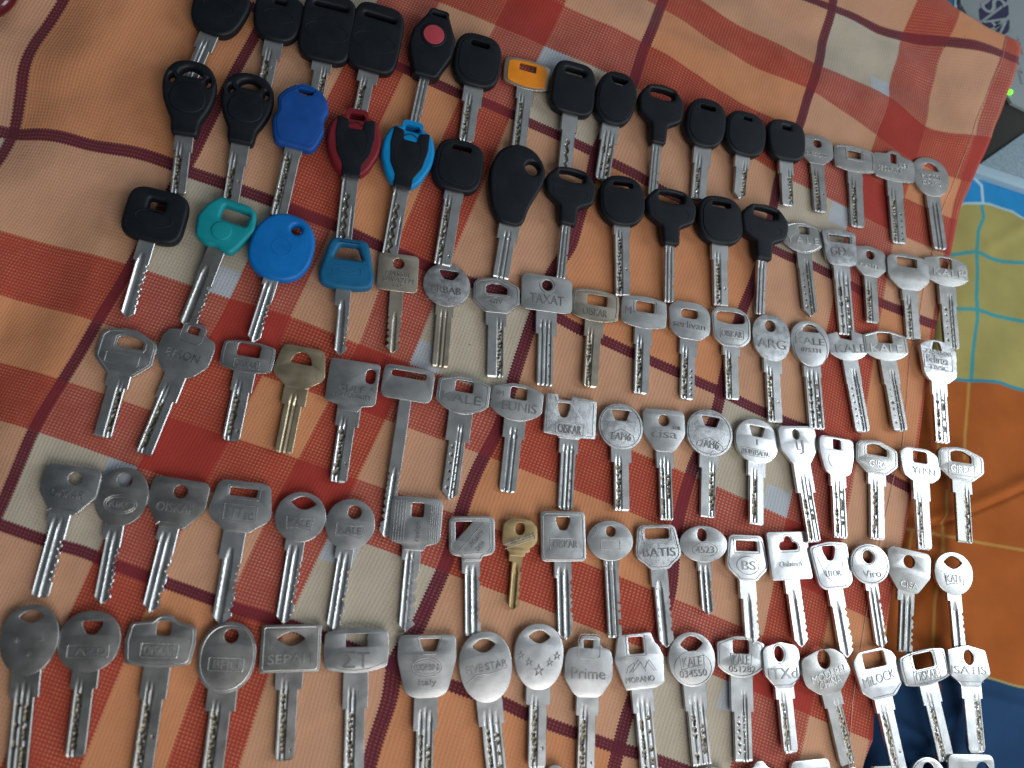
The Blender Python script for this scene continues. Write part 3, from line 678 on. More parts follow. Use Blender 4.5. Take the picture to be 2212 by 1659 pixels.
ORD = ['zeroth','first','second','third','fourth','fifth','sixth','seventh','eighth','ninth','tenth','eleventh','twelfth','thirteenth','fourteenth','fifteenth','sixteenth','seventeenth','eighteenth','nineteenth']
ROWN = {1: 'top row', 2: 'second row', 3: 'third row', 4: 'fourth row', 5: 'fifth row', 6: 'sixth row', 7: 'cut-off bottom row'}
cnt = {}
def key(row, T, J, Pp, hw, ws, wb, desc, shape='ell', holes=(), blade='D', tip='r', mt='n', bm_=None, sl=26, sl2=None, corner=.12, n=2., taper=0.,
        rim=False, text=(), strokes=(), plast=False, th=None, lift=0., tilt=None, head_parts=None, rimholes=False, off=0., wmm=None, panel=None, skew=0.):
    cnt[row] = cnt.get(row, 0) + 1; idx = cnt[row]; seed = row * 100 + idx; rng = random.Random(seed)
    zc = .0042 if plast else .0012
    a, c, j = P(*T, zc), P(*Pp, zc), P(*J, zc)
    ax = (a - c); ax.z = 0; axn = ax.normalized()
    Jp = c + axn * ((j - c).dot(axn)); jj = (j + Jp) / 2
    hh = (a - Jp).dot(axn); L = (Jp - c).dot(axn)
    d = Vector((T[0] - Pp[0], T[1] - Pp[1])).normalized(); pr = Vector((-d.y, d.x))
    mid = Vector(((T[0] + J[0]) / 2, (T[1] + J[1]) / 2))
    def wid(w, at): return (P(at[0] + pr.x * w / 2, at[1] + pr.y * w / 2, zc) - P(at[0] - pr.x * w / 2, at[1] - pr.y * w / 2, zc)).length
    HW = wid(hw, mid); WS = wid(ws, J); WB = wid(wb, ((J[0] + Pp[0]) / 2, (J[1] + Pp[1]) / 2))
    pm = L / max(1., math.hypot(J[0] - Pp[0], J[1] - Pp[1])); SL = sl * pm; SL2 = None if sl2 is None else sl2 * pm
    root = bpy.data.objects.new('plastic_head_key' if plast else 'metal_key', None); root.empty_display_size = .01; COL.objects.link(root)
    ang = math.atan2(axn.y, axn.x) - PI / 2
    tx = rng.uniform(-1.3, 1.3) if tilt is None else tilt[0]; ty = rng.uniform(-1.6, 1.6) if tilt is None else tilt[1]
    if plast: tx += math.degrees(math.atan2(.0026 + lift, L)); zz_ = zc
    else: tx += math.degrees(math.atan2(.0006 + lift, L)); zz_ = zc + .0004 + abs(math.sin(math.radians(ty))) * HW * .3
    root.rotation_mode = 'ZXY'
    root.matrix_world = Matrix.Translation((Jp.x, Jp.y, zz_ + lift)) @ Matrix.Rotation(ang, 4, 'Z') @ Matrix.Rotation(math.radians(tx), 4, 'X') @ Matrix.Rotation(math.radians(ty), 4, 'Y')
    lab = f"{desc}, {ORD[idx]} from left in {ROWN[row]}"
    setp(root, lab, 'key', 'keys laid out in rows on the tablecloth')
    # head
    th = th or (.0036 if plast else .00108)
    if shape == 'ell': base = superell(n, taper, skew=skew); out = [(x * HW, hh * (1 - y)) for x, y in base]
    else: out = rnd_poly([((q[0] + skew * (.5 - q[1])) * HW, hh * (1 - q[1]), *( [q[2] * HW] if len(q) > 2 else [])) for q in SH(shape)], corner * HW)
    hl = [hole_pts(h, HW, hh) for h in holes]
    bev = min(.0021, th * .6) if plast else .00028
    me = curve_mesh([out] + hl, th, bev, 4 if plast else 2); shade(me, 40 if plast else 30)
    head = link('plastic_head' if plast else 'bow', me, root, [M[mt]])
    c0 = Vector((0, hh / 2))
    def sc_(pts, k): return [((x) * k, (y - c0.y) * k + c0.y) for x, y in pts]
    if panel:       # raised panel on the head: (shape scale, thickness above, material, shape?)
        k, dz, pmat, pname = panel[:4]; po = sc_(out, k) if len(panel) < 5 else rnd_poly([(q[0] * HW, hh * (1 - q[1])) for q in panel[4]], .1 * HW)
        hh_ = hl if (len(panel) < 6) else []
        me = curve_mesh([po] + hh_, th * .5 + dz * .5 + .0002, min(.0009, dz), 3, z=th * .5 + dz * .5); shade(me, 40)
        link(pname, me, root, [M[pmat]])
    if head_parts: head_parts(root, out, hl, HW, hh, th)
    bm = bmesh.new(); r0 = .00022
    if rim: stroke_bm(bm, sc_(out, .9), r0 * 1.15, th)
    if rimholes:
        for h in holes:
            g = list(h); g[3] += .09; g[4] += .09; stroke_bm(bm, hole_pts(g, HW, hh), r0, th)
    for st in strokes:
        k = st[0]
        if k == 'poly': stroke_bm(bm, [(x * HW, hh * (1 - y)) for x, y in st[1]], r0, th, st[2] if len(st) > 2 else True)
        else: stroke_bm(bm, hole_pts(st, HW, hh), r0, th)
    for s in text:
        s_, cx, cy, w, h = s[:5]; o_ = s[5] if len(s) > 5 else {}
        text_bm(bm, s_, cx * HW, hh * (1 - cy), w * HW, h * HW, th + .0001, .0002, rot=math.radians(o_.get('rot', 0)), shear=o_.get('shear', 0), mirror=o_.get('mirror', False))
    if len(bm.verts):
        me = bpy.data.meshes.new('lettering'); bm.to_mesh(me)
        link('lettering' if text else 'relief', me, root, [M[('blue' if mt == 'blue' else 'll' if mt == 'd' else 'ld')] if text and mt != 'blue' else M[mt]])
    bm.free()
    bt = th * .82 if not plast else .00105
    if plast: L0 = L
    me = blade_mesh(L, WS, WB, SL, blade, tip, min(bt, .00105), seed, SL2, off * WB)
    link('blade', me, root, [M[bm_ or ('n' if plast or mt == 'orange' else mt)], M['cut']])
    return root

# --- special plastic heads
def ring_head(col):
    def f(root, out, hl, HW, hh, th):
        q = rnd_poly([(x * HW, hh * (1 - y)) for x, y in [(-.34,.12),(-.14,.16),(-.13,.3),(.13,.3),(.14,.16),(.34,.12),(.36,.4),(.3,.68),(.17,.86),(.17,1.02),(-.17,1.02),(-.17,.86),(-.3,.68),(-.36,.4)]], .05 * HW)
        me = curve_mesh([q], th * .5 + .0004, .0006, 3, z=th * .5 + .0002); shade(me, 40); link('grip_panel', me, root, [M['k']])
        q = [(x * .24 * HW, hh * .5 + y * .3 * hh) for x, y in [(math.cos(t), math.sin(t)) for t in [2 * PI * i / 30 for i in range(30)]]]
        bm = bmesh.new(); stroke_bm(bm, q, .00025, th * 1.0 + .0006); me = bpy.data.meshes.new('relief'); bm.to_mesh(me); bm.free(); link('relief', me, root, [M['k']])
    return f
def remote_parts(root, out, hl, HW, hh, th):
    def disc(name, r, z0, z1, mt_, bev=.0003):
        q = [(r * math.cos(t), hh * .6 + r * math.sin(t)) for t in [2 * PI * i / 40 for i in range(40)]]
        me = curve_mesh([q], (z1 - z0) / 2, bev, 3, z=(z0 + z1) / 2); shade(me, 40); return link(name, me, root, [M[mt_]])
    disc('button_ring', HW * .29, 0, th + .0006, 'k', .0006); disc('button', HW * .235, 0, th + .001, 'redb')
def teal_parts(root, out, hl, HW, hh, th):
    q = [(-.02 * HW + .17 * HW * math.cos(t), hh * .36 + .17 * HW * math.sin(t)) for t in [2 * PI * i / 30 for i in range(30)]]
    me = curve_mesh([q], .0009, .0004, 3, z=th - .0004); shade(me, 40); link('boss', me, root, [M['teal']])
def thumb(z=.55, w=.36):
    def f(root, out, hl, HW, hh, th):
        q = [(w * HW * math.cos(t), hh * z + .5 * w * HW * math.sin(t)) for t in [2 * PI * i / 30 for i in range(30)]]
        bm = bmesh.new(); stroke_bm(bm, q, .0004, th - .0001); me = bpy.data.meshes.new('relief'); bm.to_mesh(me); bm.free(); link('relief', me, root, [M['k']])
    return f
BP = dict(plast=True, mt='k')
stad = lambda cy, w, h: ('r', 0, cy, w, h, .5)

# ---- top row
key(1,(497,-19),(455,78),(408,170),118,42,31,'black plastic key with wide diamond head',n=3.0,taper=.28,holes=[('r',-.0,.2,.22,.08)],blade='P',sl=34,head_parts=thumb(.5,.3),**BP)
key(1,(612,-2),(589,92),(570,190),108,42,31,'black plastic key with lopsided cushion head',n=3.0,taper=.22,holes=[('r',-.02,.2,.22,.08)],blade='D',sl=34,head_parts=thumb(.5,.3),**BP)
key(1,(719,4),(694,137),(680,226),117,44,31,'black plastic key with tall square head',n=4.2,holes=[('r',0,.2,.62,.08,.04)],blade='DR',sl=18,head_parts=thumb(.42,.4),**BP)
key(1,(824,28),(797,158),(778,240),114,45,31,'black plastic key with scooped square head',n=4.2,holes=[('r',0,.2,.6,.08,.04)],blade='D',sl=22,head_parts=thumb(.42,.4),**BP)
key(1,(945,38),(912,172),(894,275),96,23,22,'black remote key with round red button',shape='remote',holes=[('r',.02,.08,.3,.06)],blade='N',tip='p',sl=2,head_parts=remote_parts,corner=.07,th=.0046,plast=True,mt='k')
key(1,(1036,86),(1023,191),(1008,302),103,43,33,'black plastic key with squarish round head',n=3.0,holes=[stad(.22,.4,.14)],blade='D',sl=32,sl2=40,panel=(.8,.0003,'k','grip_panel'),**BP)
key(1,(1141,131),(1131,196),(1119,324),101,38,31,'silver key with orange enamel barrel head',shape='barrel',corner=.06,holes=[('r',0,.3,.36,.18)],blade='D',tip='c',sl=22,sl2=30,mt='y',bm_='n',panel=(.84,.0003,'orange','enamel'))
key(1,(1240,143),(1230,250),(1221,366),94,34,29,'black plastic key with shield head and zigzag groove',n=3.8,taper=-.1,holes=[stad(.2,.46,.15)],blade='WS',tip='r',sl=34,**BP)
key(1,(1334,165),(1318,273),(1302,386),87,37,31,'black plastic key with drooping egg head',n=2.5,holes=[('U',0,.2,.44,.18)],blade='D2',sl=34,panel=(.84,.0003,'k','grip_panel'),skew=.05,**BP)
key(1,(1424,194),(1417,314),(1413,420),97,21,20,'black plastic tee key with narrow blade',shape='teehead',corner=.08,holes=[('s',0,.18,.5,.22)],blade='N',tip='s',sl=4,**BP)
key(1,(1521,223),(1514,321),(1512,427),84,37,31,'black plastic key with rounded rhombus head',n=2.6,holes=[stad(.21,.38,.13)],blade='D',sl=34,panel=(.82,.0003,'k','grip_panel'),skew=.06,tip='s',**BP)
key(1,(1606,250),(1601,339),(1600,427),86,32,25,'black plastic key with small keyring slot and pointed blade',n=2.7,holes=[('r',0,.19,.2,.09)],blade='DR',tip='p',sl=24,panel=(.86,.0003,'k','grip_panel'),**BP)
key(1,(1690,266),(1697,351),(1704,443),78,30,24,'black plastic key with small cushion head',n=3.0,taper=.1,holes=[('r',0,.2,.2,.09)],blade='DR',tip='r',sl=26,**BP)
key(1,(1758,294),(1766,357),(1771,460),68,29,27,'grey steel key with chamfered head and round hole',shape='ptop',corner=.06,holes=[('c',.05,.3,.24,.24)],blade='D',mt='d',sl=22,text=[('EURO 2000',0,.68,.6,.1)])
key(1,(1840,318),(1843,376),(1853,491),83,31,29,'grey steel barrel key with framed rectangular hole',shape='barrel',corner=.05,holes=[('r',.0,.34,.32,.17)],blade='D',mt='d',sl=24,rimholes=True,rim=True)
key(1,(1924,329),(1931,396),(1943,526),86,33,30,'worn grey key with bump top and arrow hole',shape='crown',corner=.05,holes=[('r',.0,.25,.14,.22)],blade='DH',mt='d',sl=32,text=[('SECURITY',-.1,.62,.55,.1),('KEY',.25,.42,.25,.09)])
key(1,(2001,343),(2013,427),(2029,540),73,29,27,'grey steel oval key with curved slot hole',n=2.1,taper=.12,holes=[('D',.02,.24,.46,.2)],blade='P',mt='d',sl=26,text=[('MOSSI',0,.5,.5,.13),('CHI 92',0,.66,.5,.1)])
# ---- second row
def vw(root, out, hl, HW, hh, th):
    q = superell(2.2, -.15); me = curve_mesh([[(x * HW * .66, hh * (.68 - y * .40)) for x, y in q]], .0008, .0006, 3, z=th - .0002); shade(me, 40); link('grip_panel', me, root, [M['k']])
vwh = [('D',0,.17,.46,.18),('e',-.33,.28,.11,.17),('e',.33,.28,.11,.17)]
key(2,(420,148),(399,299),(383,418),119,41,34,'black plastic oval key with three slots around its panel',shape='ovalneck',corner=.14,holes=vwh,blade='D',sl=32,head_parts=vw,lift=.0015,**BP)
key(2,(545,170),(521,314),(496,443),116,41,35,'black plastic oval key with curved top slot',shape='ovalneck',corner=.14,holes=vwh,blade='DL',tip='s',sl=44,head_parts=vw,**BP)
key(2,(664,203),(636,332),(600,468),116,39,36,'royal blue plastic key with ornate embossed head',shape='blueh',corner=.09,holes=[('e',0,.11,.3,.17)],blade='D',sl=10,plast=True,mt='blue',panel=(.84,.0003,'blue','grip_panel'),text=[('R2X',0,.52,.36,.18)],bm_='n',lift=.002)
key(2,(772,250),(757,383),(741,530),118,39,35,'dark red ringed plastic key with black centre',shape='ringh',corner=.12,holes=[('r',0,.08,.26,.13)],blade='W',sl=8,plast=True,mt='red',head_parts=ring_head('red'),bm_='n')
key(2,(891,276),(868,407),(842,549),115,38,34,'cyan ringed plastic key with black centre',shape='ringh',corner=.12,holes=[('r',0,.08,.26,.13)],blade='W',tip='s',sl=8,plast=True,mt='cyan',head_parts=ring_head('cyan'),bm_='n')
key(2,(998,310),(982,417),(956,571),107,42,38,'black plastic key with raised bar across square head',n=3.2,holes=[stad(.19,.4,.14)],blade='DL',tip='s',sl=20,panel=(.8,.0003,'k','grip_panel'),**BP)
key(2,(1124,324),(1098,489),(1083,599),124,45,35,'large black plastic key with kidney head and corner hole',shape='kidney',corner=.2,holes=[('c',.22,.26,.24,.24)],blade='P',tip='s',sl=30,**BP)
key(2,(1232,370),(1222,489),(1213,600),112,21,20,'black plastic tee key with two side notches in blade',shape='teehead',corner=.08,holes=[('s',0,.17,.48,.2)],blade='N',tip='s',sl=4,strokes=[('r',0,.46,.66,.2,.1)],**BP)
key(2,(1338,386),(1342,491),(1348,637),96,35,31,'black plastic key with oval slot and wide blade',n=2.5,holes=[stad(.21,.44,.14)],blade='D',tip='s',sl=18,panel=(.86,.0003,'k','grip_panel'),**BP)
key(2,(1443,414),(1443,532),(1448,651),108,21,20,'black plastic tee key with notches down right edge',shape='teehead',corner=.08,holes=[('s',0,.18,.48,.2)],blade='N',tip='s',sl=4,strokes=[('r',0,.46,.66,.2,.1)],**BP)
key(2,(1548,430),(1551,531),(1561,659),95,36,31,'black plastic key with rounded square head',n=2.7,holes=[stad(.2,.42,.13)],blade='D',tip='s',sl=32,panel=(.82,.0003,'k','grip_panel'),**BP)
key(2,(1645,448),(1643,564),(1645,678),102,21,20,'smallest black plastic tee key with split blade',shape='teehead',corner=.08,holes=[('s',0,.18,.48,.2)],blade='N',tip='s',sl=4,strokes=[('r',0,.46,.66,.2,.1)],**BP)
key(2,(1727,482),(1734,549),(1750,686),80,31,29,'grey steel key beside the last black head',shape='kale',corner=.04,holes=[('r',.06,.26,.26,.19)],blade='H',tip='p',mt='d',sl=34,rim=True,text=[('Y A L E',0,.58,.8,.16)])
key(2,(1805,500),(1811,578),(1829,724),71,35,32,'rough cast key with wide top slot and three letters',shape='vitor',corner=.08,holes=[('r',0,.26,.6,.18)],blade='D2',tip='s',mt='g',bm_='n',sl=30,rimholes=True,text=[('GFX',0,.6,.56,.22)],lift=.001)
key(2,(1874,533),(1876,599),(1883,699),69,28,27,'small grey key with round hole and chamfered head',shape='ptop',corner=.06,holes=[('c',.02,.3,.25,.25)],blade='D',tip='c',mt='d',sl=22,text=[('MASTER',0,.66,.62,.1)])
key(2,(1954,550),(1958,628),(1974,733),86,34,30,'plain grey key with blank face and rectangular hole',shape='ptop',corner=.08,holes=[('r',-.02,.25,.48,.2)],blade='D',tip='s',mt='d',sl=24)
key(2,(2036,556),(2044,621),(2058,754),87,35,31,'grey dotted key at the hem with curved bottom',shape='kale',corner=.04,holes=[('r',.0,.24,.28,.22)],blade='H',tip='r',mt='d',sl=40,text=[('KALE',.05,.55,.7,.14),('N',.4,.48,.1,.12)])
# ---- third row
key(3,(354,417),(322,524),(271,684),134,42,30,'scuffed black rubber square key with exposed shank',n=4.0,holes=[('r',-.02,.32,.26,.2)],blade='C1',tip='p',sl=44,head_parts=thumb(.42,.3),bm_='w',**{**BP})
key(3,(510,442),(474,545),(399,707),128,42,38,'teal plastic key with angular open handle',shape='teal',corner=.07,holes=[('r',.09,.28,.46,.26,.05)],blade='C1',tip='p',mt='teal',bm_='d',plast=True,sl=74,head_parts=teal_parts,skew=.0)
key(3,(632,471),(600,610),(545,737),138,39,28,'bright blue round plastic key with tiny hole',n=2.3,taper=-.08,holes=[('c',.13,.2,.17,.17)],blade='C',tip='p',mt='sky',bm_='w',plast=True,sl=14,sl2=36,strokes=[('e',0,.52,.3,.3)],skew=.03)
key(3,(755,522),(746,627),(734,765),120,42,26,'dull blue trapezoid plastic key with big opening',shape='trapz',corner=.09,holes=[('T',0,.27,.54,.27,.05)],blade='C1',tip='p',mt='steelblue',bm_='n',plast=True,sl=36,sl2=52,strokes=[('r',0,.66,.5,.17,.1),('e',0,.66,.3,.06)])
key(3,(862,551),(856,631),(847,764),88,38,30,'brownish square key with three stamped lines of text',shape='rect',corner=.13,holes=[('c',0,.26,.28,.28)],blade='CC',tip='p',mt='y',sl=46,text=[('NASSIR',0,.54,.6,.13,{'shear':.1}),('LAVAZEM',.02,.7,.76,.12,{'shear':.1}),('CO',0,.84,.2,.09)])
key(3,(968,572),(963,664),(950,793),102,40,35,'worn round key with yellowed pitted face',n=2.0,holes=[('U',.03,.27,.42,.2)],blade='P',tip='s',mt='g',bm_='y',sl=20,text=[('BRBAB',0,.62,.62,.15)],strokes=[('poly',[(-.4,.88),(.4,.88)],False)])
key(3,(1072,603),(1068,677),(1069,815),99,45,35,'silver hexagonal key with house shaped hole',shape='house',corner=.04,holes=[('p',.0,.32,.46,.22)],blade='DR',tip='s',mt='n',sl=28,rim=True,rimholes=True,text=[('GTV',0,.68,.26,.1)],strokes=[('poly',[(-.3,.7),(0,.55),(.3,.68),(0,.86)])])
key(3,(1181,598),(1178,675),(1175,834),110,45,34,'wide silver key with rounded tee head and circle hole',shape='rect',corner=.14,holes=[('c',.0,.27,.21,.21)],blade='G',tip='s',mt='n',sl=50,text=[('TAXAT',0,.66,.66,.18)],rimholes=True)
key(3,(1287,626),(1282,698),(1273,838),102,41,32,'yellow tinged barrel key with hatched face',shape='barrel',corner=.05,holes=[('r',.03,.34,.42,.22)],blade='D',tip='r',mt='y',sl=32,rim=True,text=[('OISKAR',0,.7,.5,.16)])
key(3,(1390,641),(1387,713),(1384,851),98,38,32,'silver barrel key with offset rectangular hole',shape='barrel',corner=.05,holes=[('r',.02,.34,.4,.22)],blade='D',tip='c',mt='n',sl=34,rimholes=True,text=[('M',-.34,.5,.13,.15)])
key(3,(1487,655),(1484,734),(1484,863),89,38,31,'silver key with lower case lettering and five dots',shape='milock',corner=.08,holes=[stad(.32,.4,.21)],blade='DH',tip='r',mt='n',sl=34,text=[('serlivan',0,.62,.76,.15)])
key(3,(1574,666),(1577,750),(1582,863),84,38,29,'silver key with very wide oval opening',shape='milock',corner=.1,holes=[('s',.0,.28,.72,.29,.12)],blade='DL',tip='s',mt='n',sl=20,rim=True,text=[('OISKAR',.02,.68,.52,.15)],strokes=[('r',.02,.68,.58,.22,.02)])
key(3,(1660,682),(1666,782),(1674,913),81,40,31,'rough speckled egg shaped key with three big letters',n=2.2,taper=.1,holes=[('c',-.02,.25,.28,.28)],blade='DL',tip='s',mt='g',bm_='n',sl=26,text=[('ARG',0,.63,.74,.22)])
key(3,(1743,695),(1755,793),(1763,928),80,37,33,'smooth egg shaped key with curved eye hole',n=2.1,taper=.12,holes=[('D',.03,.16,.44,.19)],blade='D2',tip='s',mt='n',sl=24,text=[('KALE',0,.45,.74,.16),('075331',0,.65,.5,.1)],strokes=[('e',0,.58,.86,1.0)])
key(3,(1823,718),(1837,781),(1863,934),79,33,31,'silver key with broken open top',shape='kalebroken',corner=.03,holes=(),blade='H',tip='r',mt='n',sl=50,text=[('KALE',.06,.58,.8,.2)])
key(3,(1905,716),(1918,782),(1942,933),92,36,31,'grey key with spotted blade and curved bottom edge',shape='kale',corner=.04,holes=[('r',-.0,.24,.34,.2)],blade='H',tip='r',mt='d',sl=52,text=[('KALE',0,.58,.74,.16)],rim=True)
key(3,(2017,737),(2027,828),(2036,957),82,34,30,'bright silver key resting on the orange bedspread',shape='behr',corner=.06,holes=[('T',-.02,.15,.28,.19)],blade='D2',tip='s',mt='gw',bm_='w',sl=28,text=[('2254500',0,.3,.7,.1),('Behriza',-.02,.47,.56,.18),('TIVSC',0,.66,.5,.1)],strokes=[('r',0,.5,.74,.36,.02)],tilt=(1,3))
# ---- fourth row
key(4,(287,714),(258,811),(221,944),124,51,38,'silver angular key with empty framed rectangle',shape='house',corner=.04,holes=[('p',.04,.28,.46,.22)],blade='DR',tip='s',mt='n',sl=28,rim=True,rimholes=True,strokes=[('r',-.03,.66,.58,.2,.02)])
key(4,(426,701),(380,813),(311,981),117,47,35,'blue grey key with ring tab and faint lettering',shape='tab',corner=.07,holes=[('r',.0,.14,.21,.15)],blade='D',tip='s',mt='n',sl=58,text=[('ETRON',-.02,.62,.64,.17)],strokes=[('r',.0,.2,.42,.38,.1)],tilt=(-1,-1))
key(4,(543,738),(527,808),(498,953),117,47,38,'silver barrel key with large rectangular window',shape='barrel',corner=.05,holes=[('r',.0,.3,.43,.25)],blade='D',tip='r',mt='n',sl=40,rim=True,text=[('OISKAR',0,.73,.4,.13)],strokes=[('r',0,.73,.46,.19,.02)])
key(4,(658,751),(641,840),(612,979),116,53,38,'gold toned key with half moon hole',shape='trap',corner=.15,holes=[('D',.0,.28,.42,.24,.04)],blade='P',tip='s',mt='gold',sl=38)
key(4,(769,782),(752,889),(730,1043),110,51,37,'square silver key with slot in its upper corner',shape='rectn',corner=.08,holes=[('r',.33,.27,.2,.3,.1)],blade='D',tip='r',mt='n',sl=34,text=[('GULF',-.02,.56,.54,.14),('HIGH QUALITY',.02,.7,.76,.1),('R',.4,.52,.07,.07)],tilt=(0,-1))
key(4,(885,796),(874,867),(831,1161),111,32,27,'very long tee key with double toothed end',shape='rect',corner=.15,holes=[('r',.0,.24,.68,.13,.06)],blade='CC',tip='p',mt='n',sl=150,lift=.0012,tilt=(0,-1))
key(4,(1005,814),(994,896),(970,1080),114,52,36,'silver key with two rows of drilled dots',shape='kale',corner=.04,holes=[('r',.0,.28,.34,.22)],blade='H',tip='p',mt='n',sl=60,rim=True,text=[('KALE',-.02,.6,.74,.17)])
key(4,(1119,831),(1108,910),(1096,1064),112,48,37,'plain silver key with six upright characters',shape='kale',corner=.05,holes=[('r',.02,.26,.32,.23)],blade='P',tip='r',mt='n',sl=38,text=[('EUNIS',.06,.62,.66,.18),('3M',-.34,.32,.14,.09)])
key(4,(1232,856),(1228,949),(1221,1101),112,42,33,'square hatched key with broken notch on top',shape='notch',corner=.03,holes=[('U',-.13,.36,.25,.27)],blade='G',tip='r',mt='gw',bm_='n',sl=32,text=[('OISKAR',.0,.78,.44,.16)],strokes=[('r',0,.78,.52,.22,.02),('poly',[(-.45,.07),(-.31,.07),(-.28,.17),(.04,.17),(.06,.1),(.44,.12),(.44,.9),(-.44,.88)])])
key(4,(1338,873),(1336,972),(1342,1104),97,45,33,'round silver key with slanted letters under roof line',n=2.1,holes=[('t',.0,.26,.42,.22)],blade='D',tip='s',mt='g',bm_='n',sl=28,rim=True,text=[('FAH6',0,.72,.44,.15,{'shear':.2})],strokes=[('poly',[(-.3,.76),(-.22,.66),(.02,.55),(.28,.7),(.3,.8),(.16,.8),(.02,.63),(-.2,.76)])])
key(4,(1431,886),(1434,977),(1439,1124),90,38,28,'smooth chamfered key with rounded lower case word',shape='chamf',corner=.09,holes=[('c',.0,.26,.26,.26)],blade='D2',tip='s',mt='n',sl=36,text=[('cisa',-.0,.58,.6,.18),('FOR',.3,.42,.18,.08)])
key(4,(1531,886),(1529,987),(1527,1118),100,42,32,'round speckled key with roof shaped emblem',n=2.1,holes=[('t',.02,.26,.4,.2)],blade='DR',tip='s',mt='g',bm_='n',sl=26,rim=True,text=[('2AH6',0,.74,.4,.15)],strokes=[('poly',[(-.28,.8),(-.24,.7),(.0,.6),(.28,.74),(.3,.84),(.16,.84),(.0,.68),(-.2,.8)])])
key(4,(1633,906),(1633,1003),(1630,1134),94,40,31,'bright round key with a nameplate band',n=2.1,holes=[('t',.0,.28,.38,.22)],blade='D',tip='s',mt='w',sl=28,text=[('MONTESALVAT',0,.76,.66,.11),('I',0,.52,.03,.12)],strokes=[('poly',[(-.38,.68),(.38,.68),(.36,.84),(-.36,.84)])],tilt=(-2,2.5))
key(4,(1716,921),(1728,1005),(1754,1172),83,40,28,'dazzling white key with round hole and anchor mark',shape='chamf',corner=.08,holes=[('c',-.04,.22,.19,.24)],blade='D2',tip='s',mt='w',sl=62,text=[('J',.06,.55,.12,.32),('L',-.02,.5,.1,.22)],tilt=(-2,4))
key(4,(1803,942),(1808,1029),(1811,1163),80,36,30,'bright rounded key with square hole and white oval',shape='shield',corner=.14,holes=[('r',-.0,.22,.22,.24)],blade='D2',tip='s',mt='w',sl=24,strokes=[('e',.0,.62,.5,.42)],tilt=(-2,4.5))
key(4,(1890,953),(1893,1025),(1895,1166),89,39,30,'ribbed hexagonal key with diamond name badge',shape='house',corner=.04,holes=[('p',.0,.28,.48,.22)],blade='D',tip='s',mt='d',bm_='n',sl=24,rim=True,rimholes=True,text=[('GIRA',.02,.7,.42,.14,{'shear':.1})],strokes=[('poly',[(-.4,.68),(-.1,.56),(.36,.7),(.02,.9)])],tilt=(0,0))
key(4,(1981,969),(1986,1042),(1994,1188),88,38,31,'bright key with four serif letters and scuffed blade',shape='milock',corner=.09,holes=[('r',.0,.27,.36,.24)],blade='DL',tip='c',mt='w',bm_='gw',sl=40,text=[('YHSN',.08,.68,.56,.15)],strokes=[('poly',[(-.34,.72),(-.16,.6),(-.16,.73)])],tilt=(-1,3.5))
key(4,(2069,968),(2074,1039),(2083,1173),91,40,30,'dark grey angular key with boxed letters',shape='house',corner=.04,holes=[('p',.0,.28,.46,.22)],blade='DR',tip='s',mt='d',sl=28,rim=True,rimholes=True,text=[('GIRRA',.0,.67,.48,.14)],strokes=[('r',.0,.67,.58,.22,.02)],tilt=(0,-2.5))
# ---- fifth row
key(5,(165,1008),(134,1111),(86,1290),123,57,38,'wide chamfered key with faint framed lettering',shape='chamf',corner=.07,holes=[('c',.06,.26,.25,.25)],blade='C',tip='r',mt='n',bm_='w',sl=26,sl2=50,text=[('OISKAR',0,.58,.58,.16)],strokes=[('poly',[(-.26,.97),(-.2,.9),(.22,.9),(.28,.97)],False)],tilt=(0,-2))
key(5,(277,1011),(250,1137),(219,1305),113,50,34,'large oval key with ringed oval emblem',n=2.1,taper=.0,holes=[('c',.0,.22,.29,.29)],blade='C',tip='p',mt='d',bm_='n',sl=30,sl2=40,text=[('KIKC',0,.63,.42,.14)],strokes=[('e',0,.63,.62,.38),('e',0,.63,.54,.3)])
key(5,(396,1036),(373,1141),(324,1323),126,52,37,'broad chamfered key with bold framed lettering',shape='chamf',corner=.07,holes=[('c',.02,.26,.24,.24)],blade='C',tip='p',mt='d',bm_='w',sl=30,sl2=55,text=[('OISKAR',0,.6,.66,.16)],strokes=[('poly',[(-.26,.97),(-.2,.9),(.22,.9),(.28,.97)],False)],tilt=(0,-2))
key(5,(531,1041),(514,1150),(476,1350),141,58,41,'biggest grey key with boxed emblem and slot hole',shape='trap',corner=.13,holes=[('r',.0,.22,.42,.13)],blade='C1',tip='p',mt='n',sl=62,rimholes=True,text=[('LTT',-.08,.63,.26,.16,{'shear':.2}),('EC',.14,.68,.14,.1)],strokes=[('r',0,.63,.5,.26,.02)])
key(5,(658,1064),(644,1172),(612,1348),109,48,36,'round head key with wide lens opening',n=2.05,holes=[('l',.02,.22,.52,.27)],blade='C',tip='p',mt='n',bm_='w',sl=20,sl2=34,text=[('KALE',.0,.62,.42,.13)],strokes=[('poly',[(-.27,.5),(0,.54),(.27,.5),(.24,.74),(0,.71),(-.24,.74)])],tilt=(0,-1))
key(5,(765,1079),(753,1188),(720,1363),106,46,33,'round head key with flared frame emblem',n=2.05,holes=[('c',.05,.26,.28,.28)],blade='C',tip='p',mt='n',bm_='w',sl=22,sl2=38,text=[('KALE',.02,.62,.44,.13)],strokes=[('poly',[(-.27,.5),(0,.54),(.3,.5),(.26,.76),(0,.71),(-.27,.74)])],tilt=(0,-1))
key(5,(902,1075),(894,1190),(877,1366),112,48,34,'square key with ribbed side bands and vertical word',shape='rectn',corner=.15,holes=[('r',.02,.24,.24,.27)],blade='CF',tip='p',mt='n',bm_='w',sl=22,sl2=44,text=[('revlon',.04,.64,.38,.1,{'rot':90})],strokes=[('poly',[(x,.08),(x,.86)],False) for x in (-.42,-.37,-.32,-.27,-.22,.27,.31,.35,.39,.43)],tilt=(0,-1))
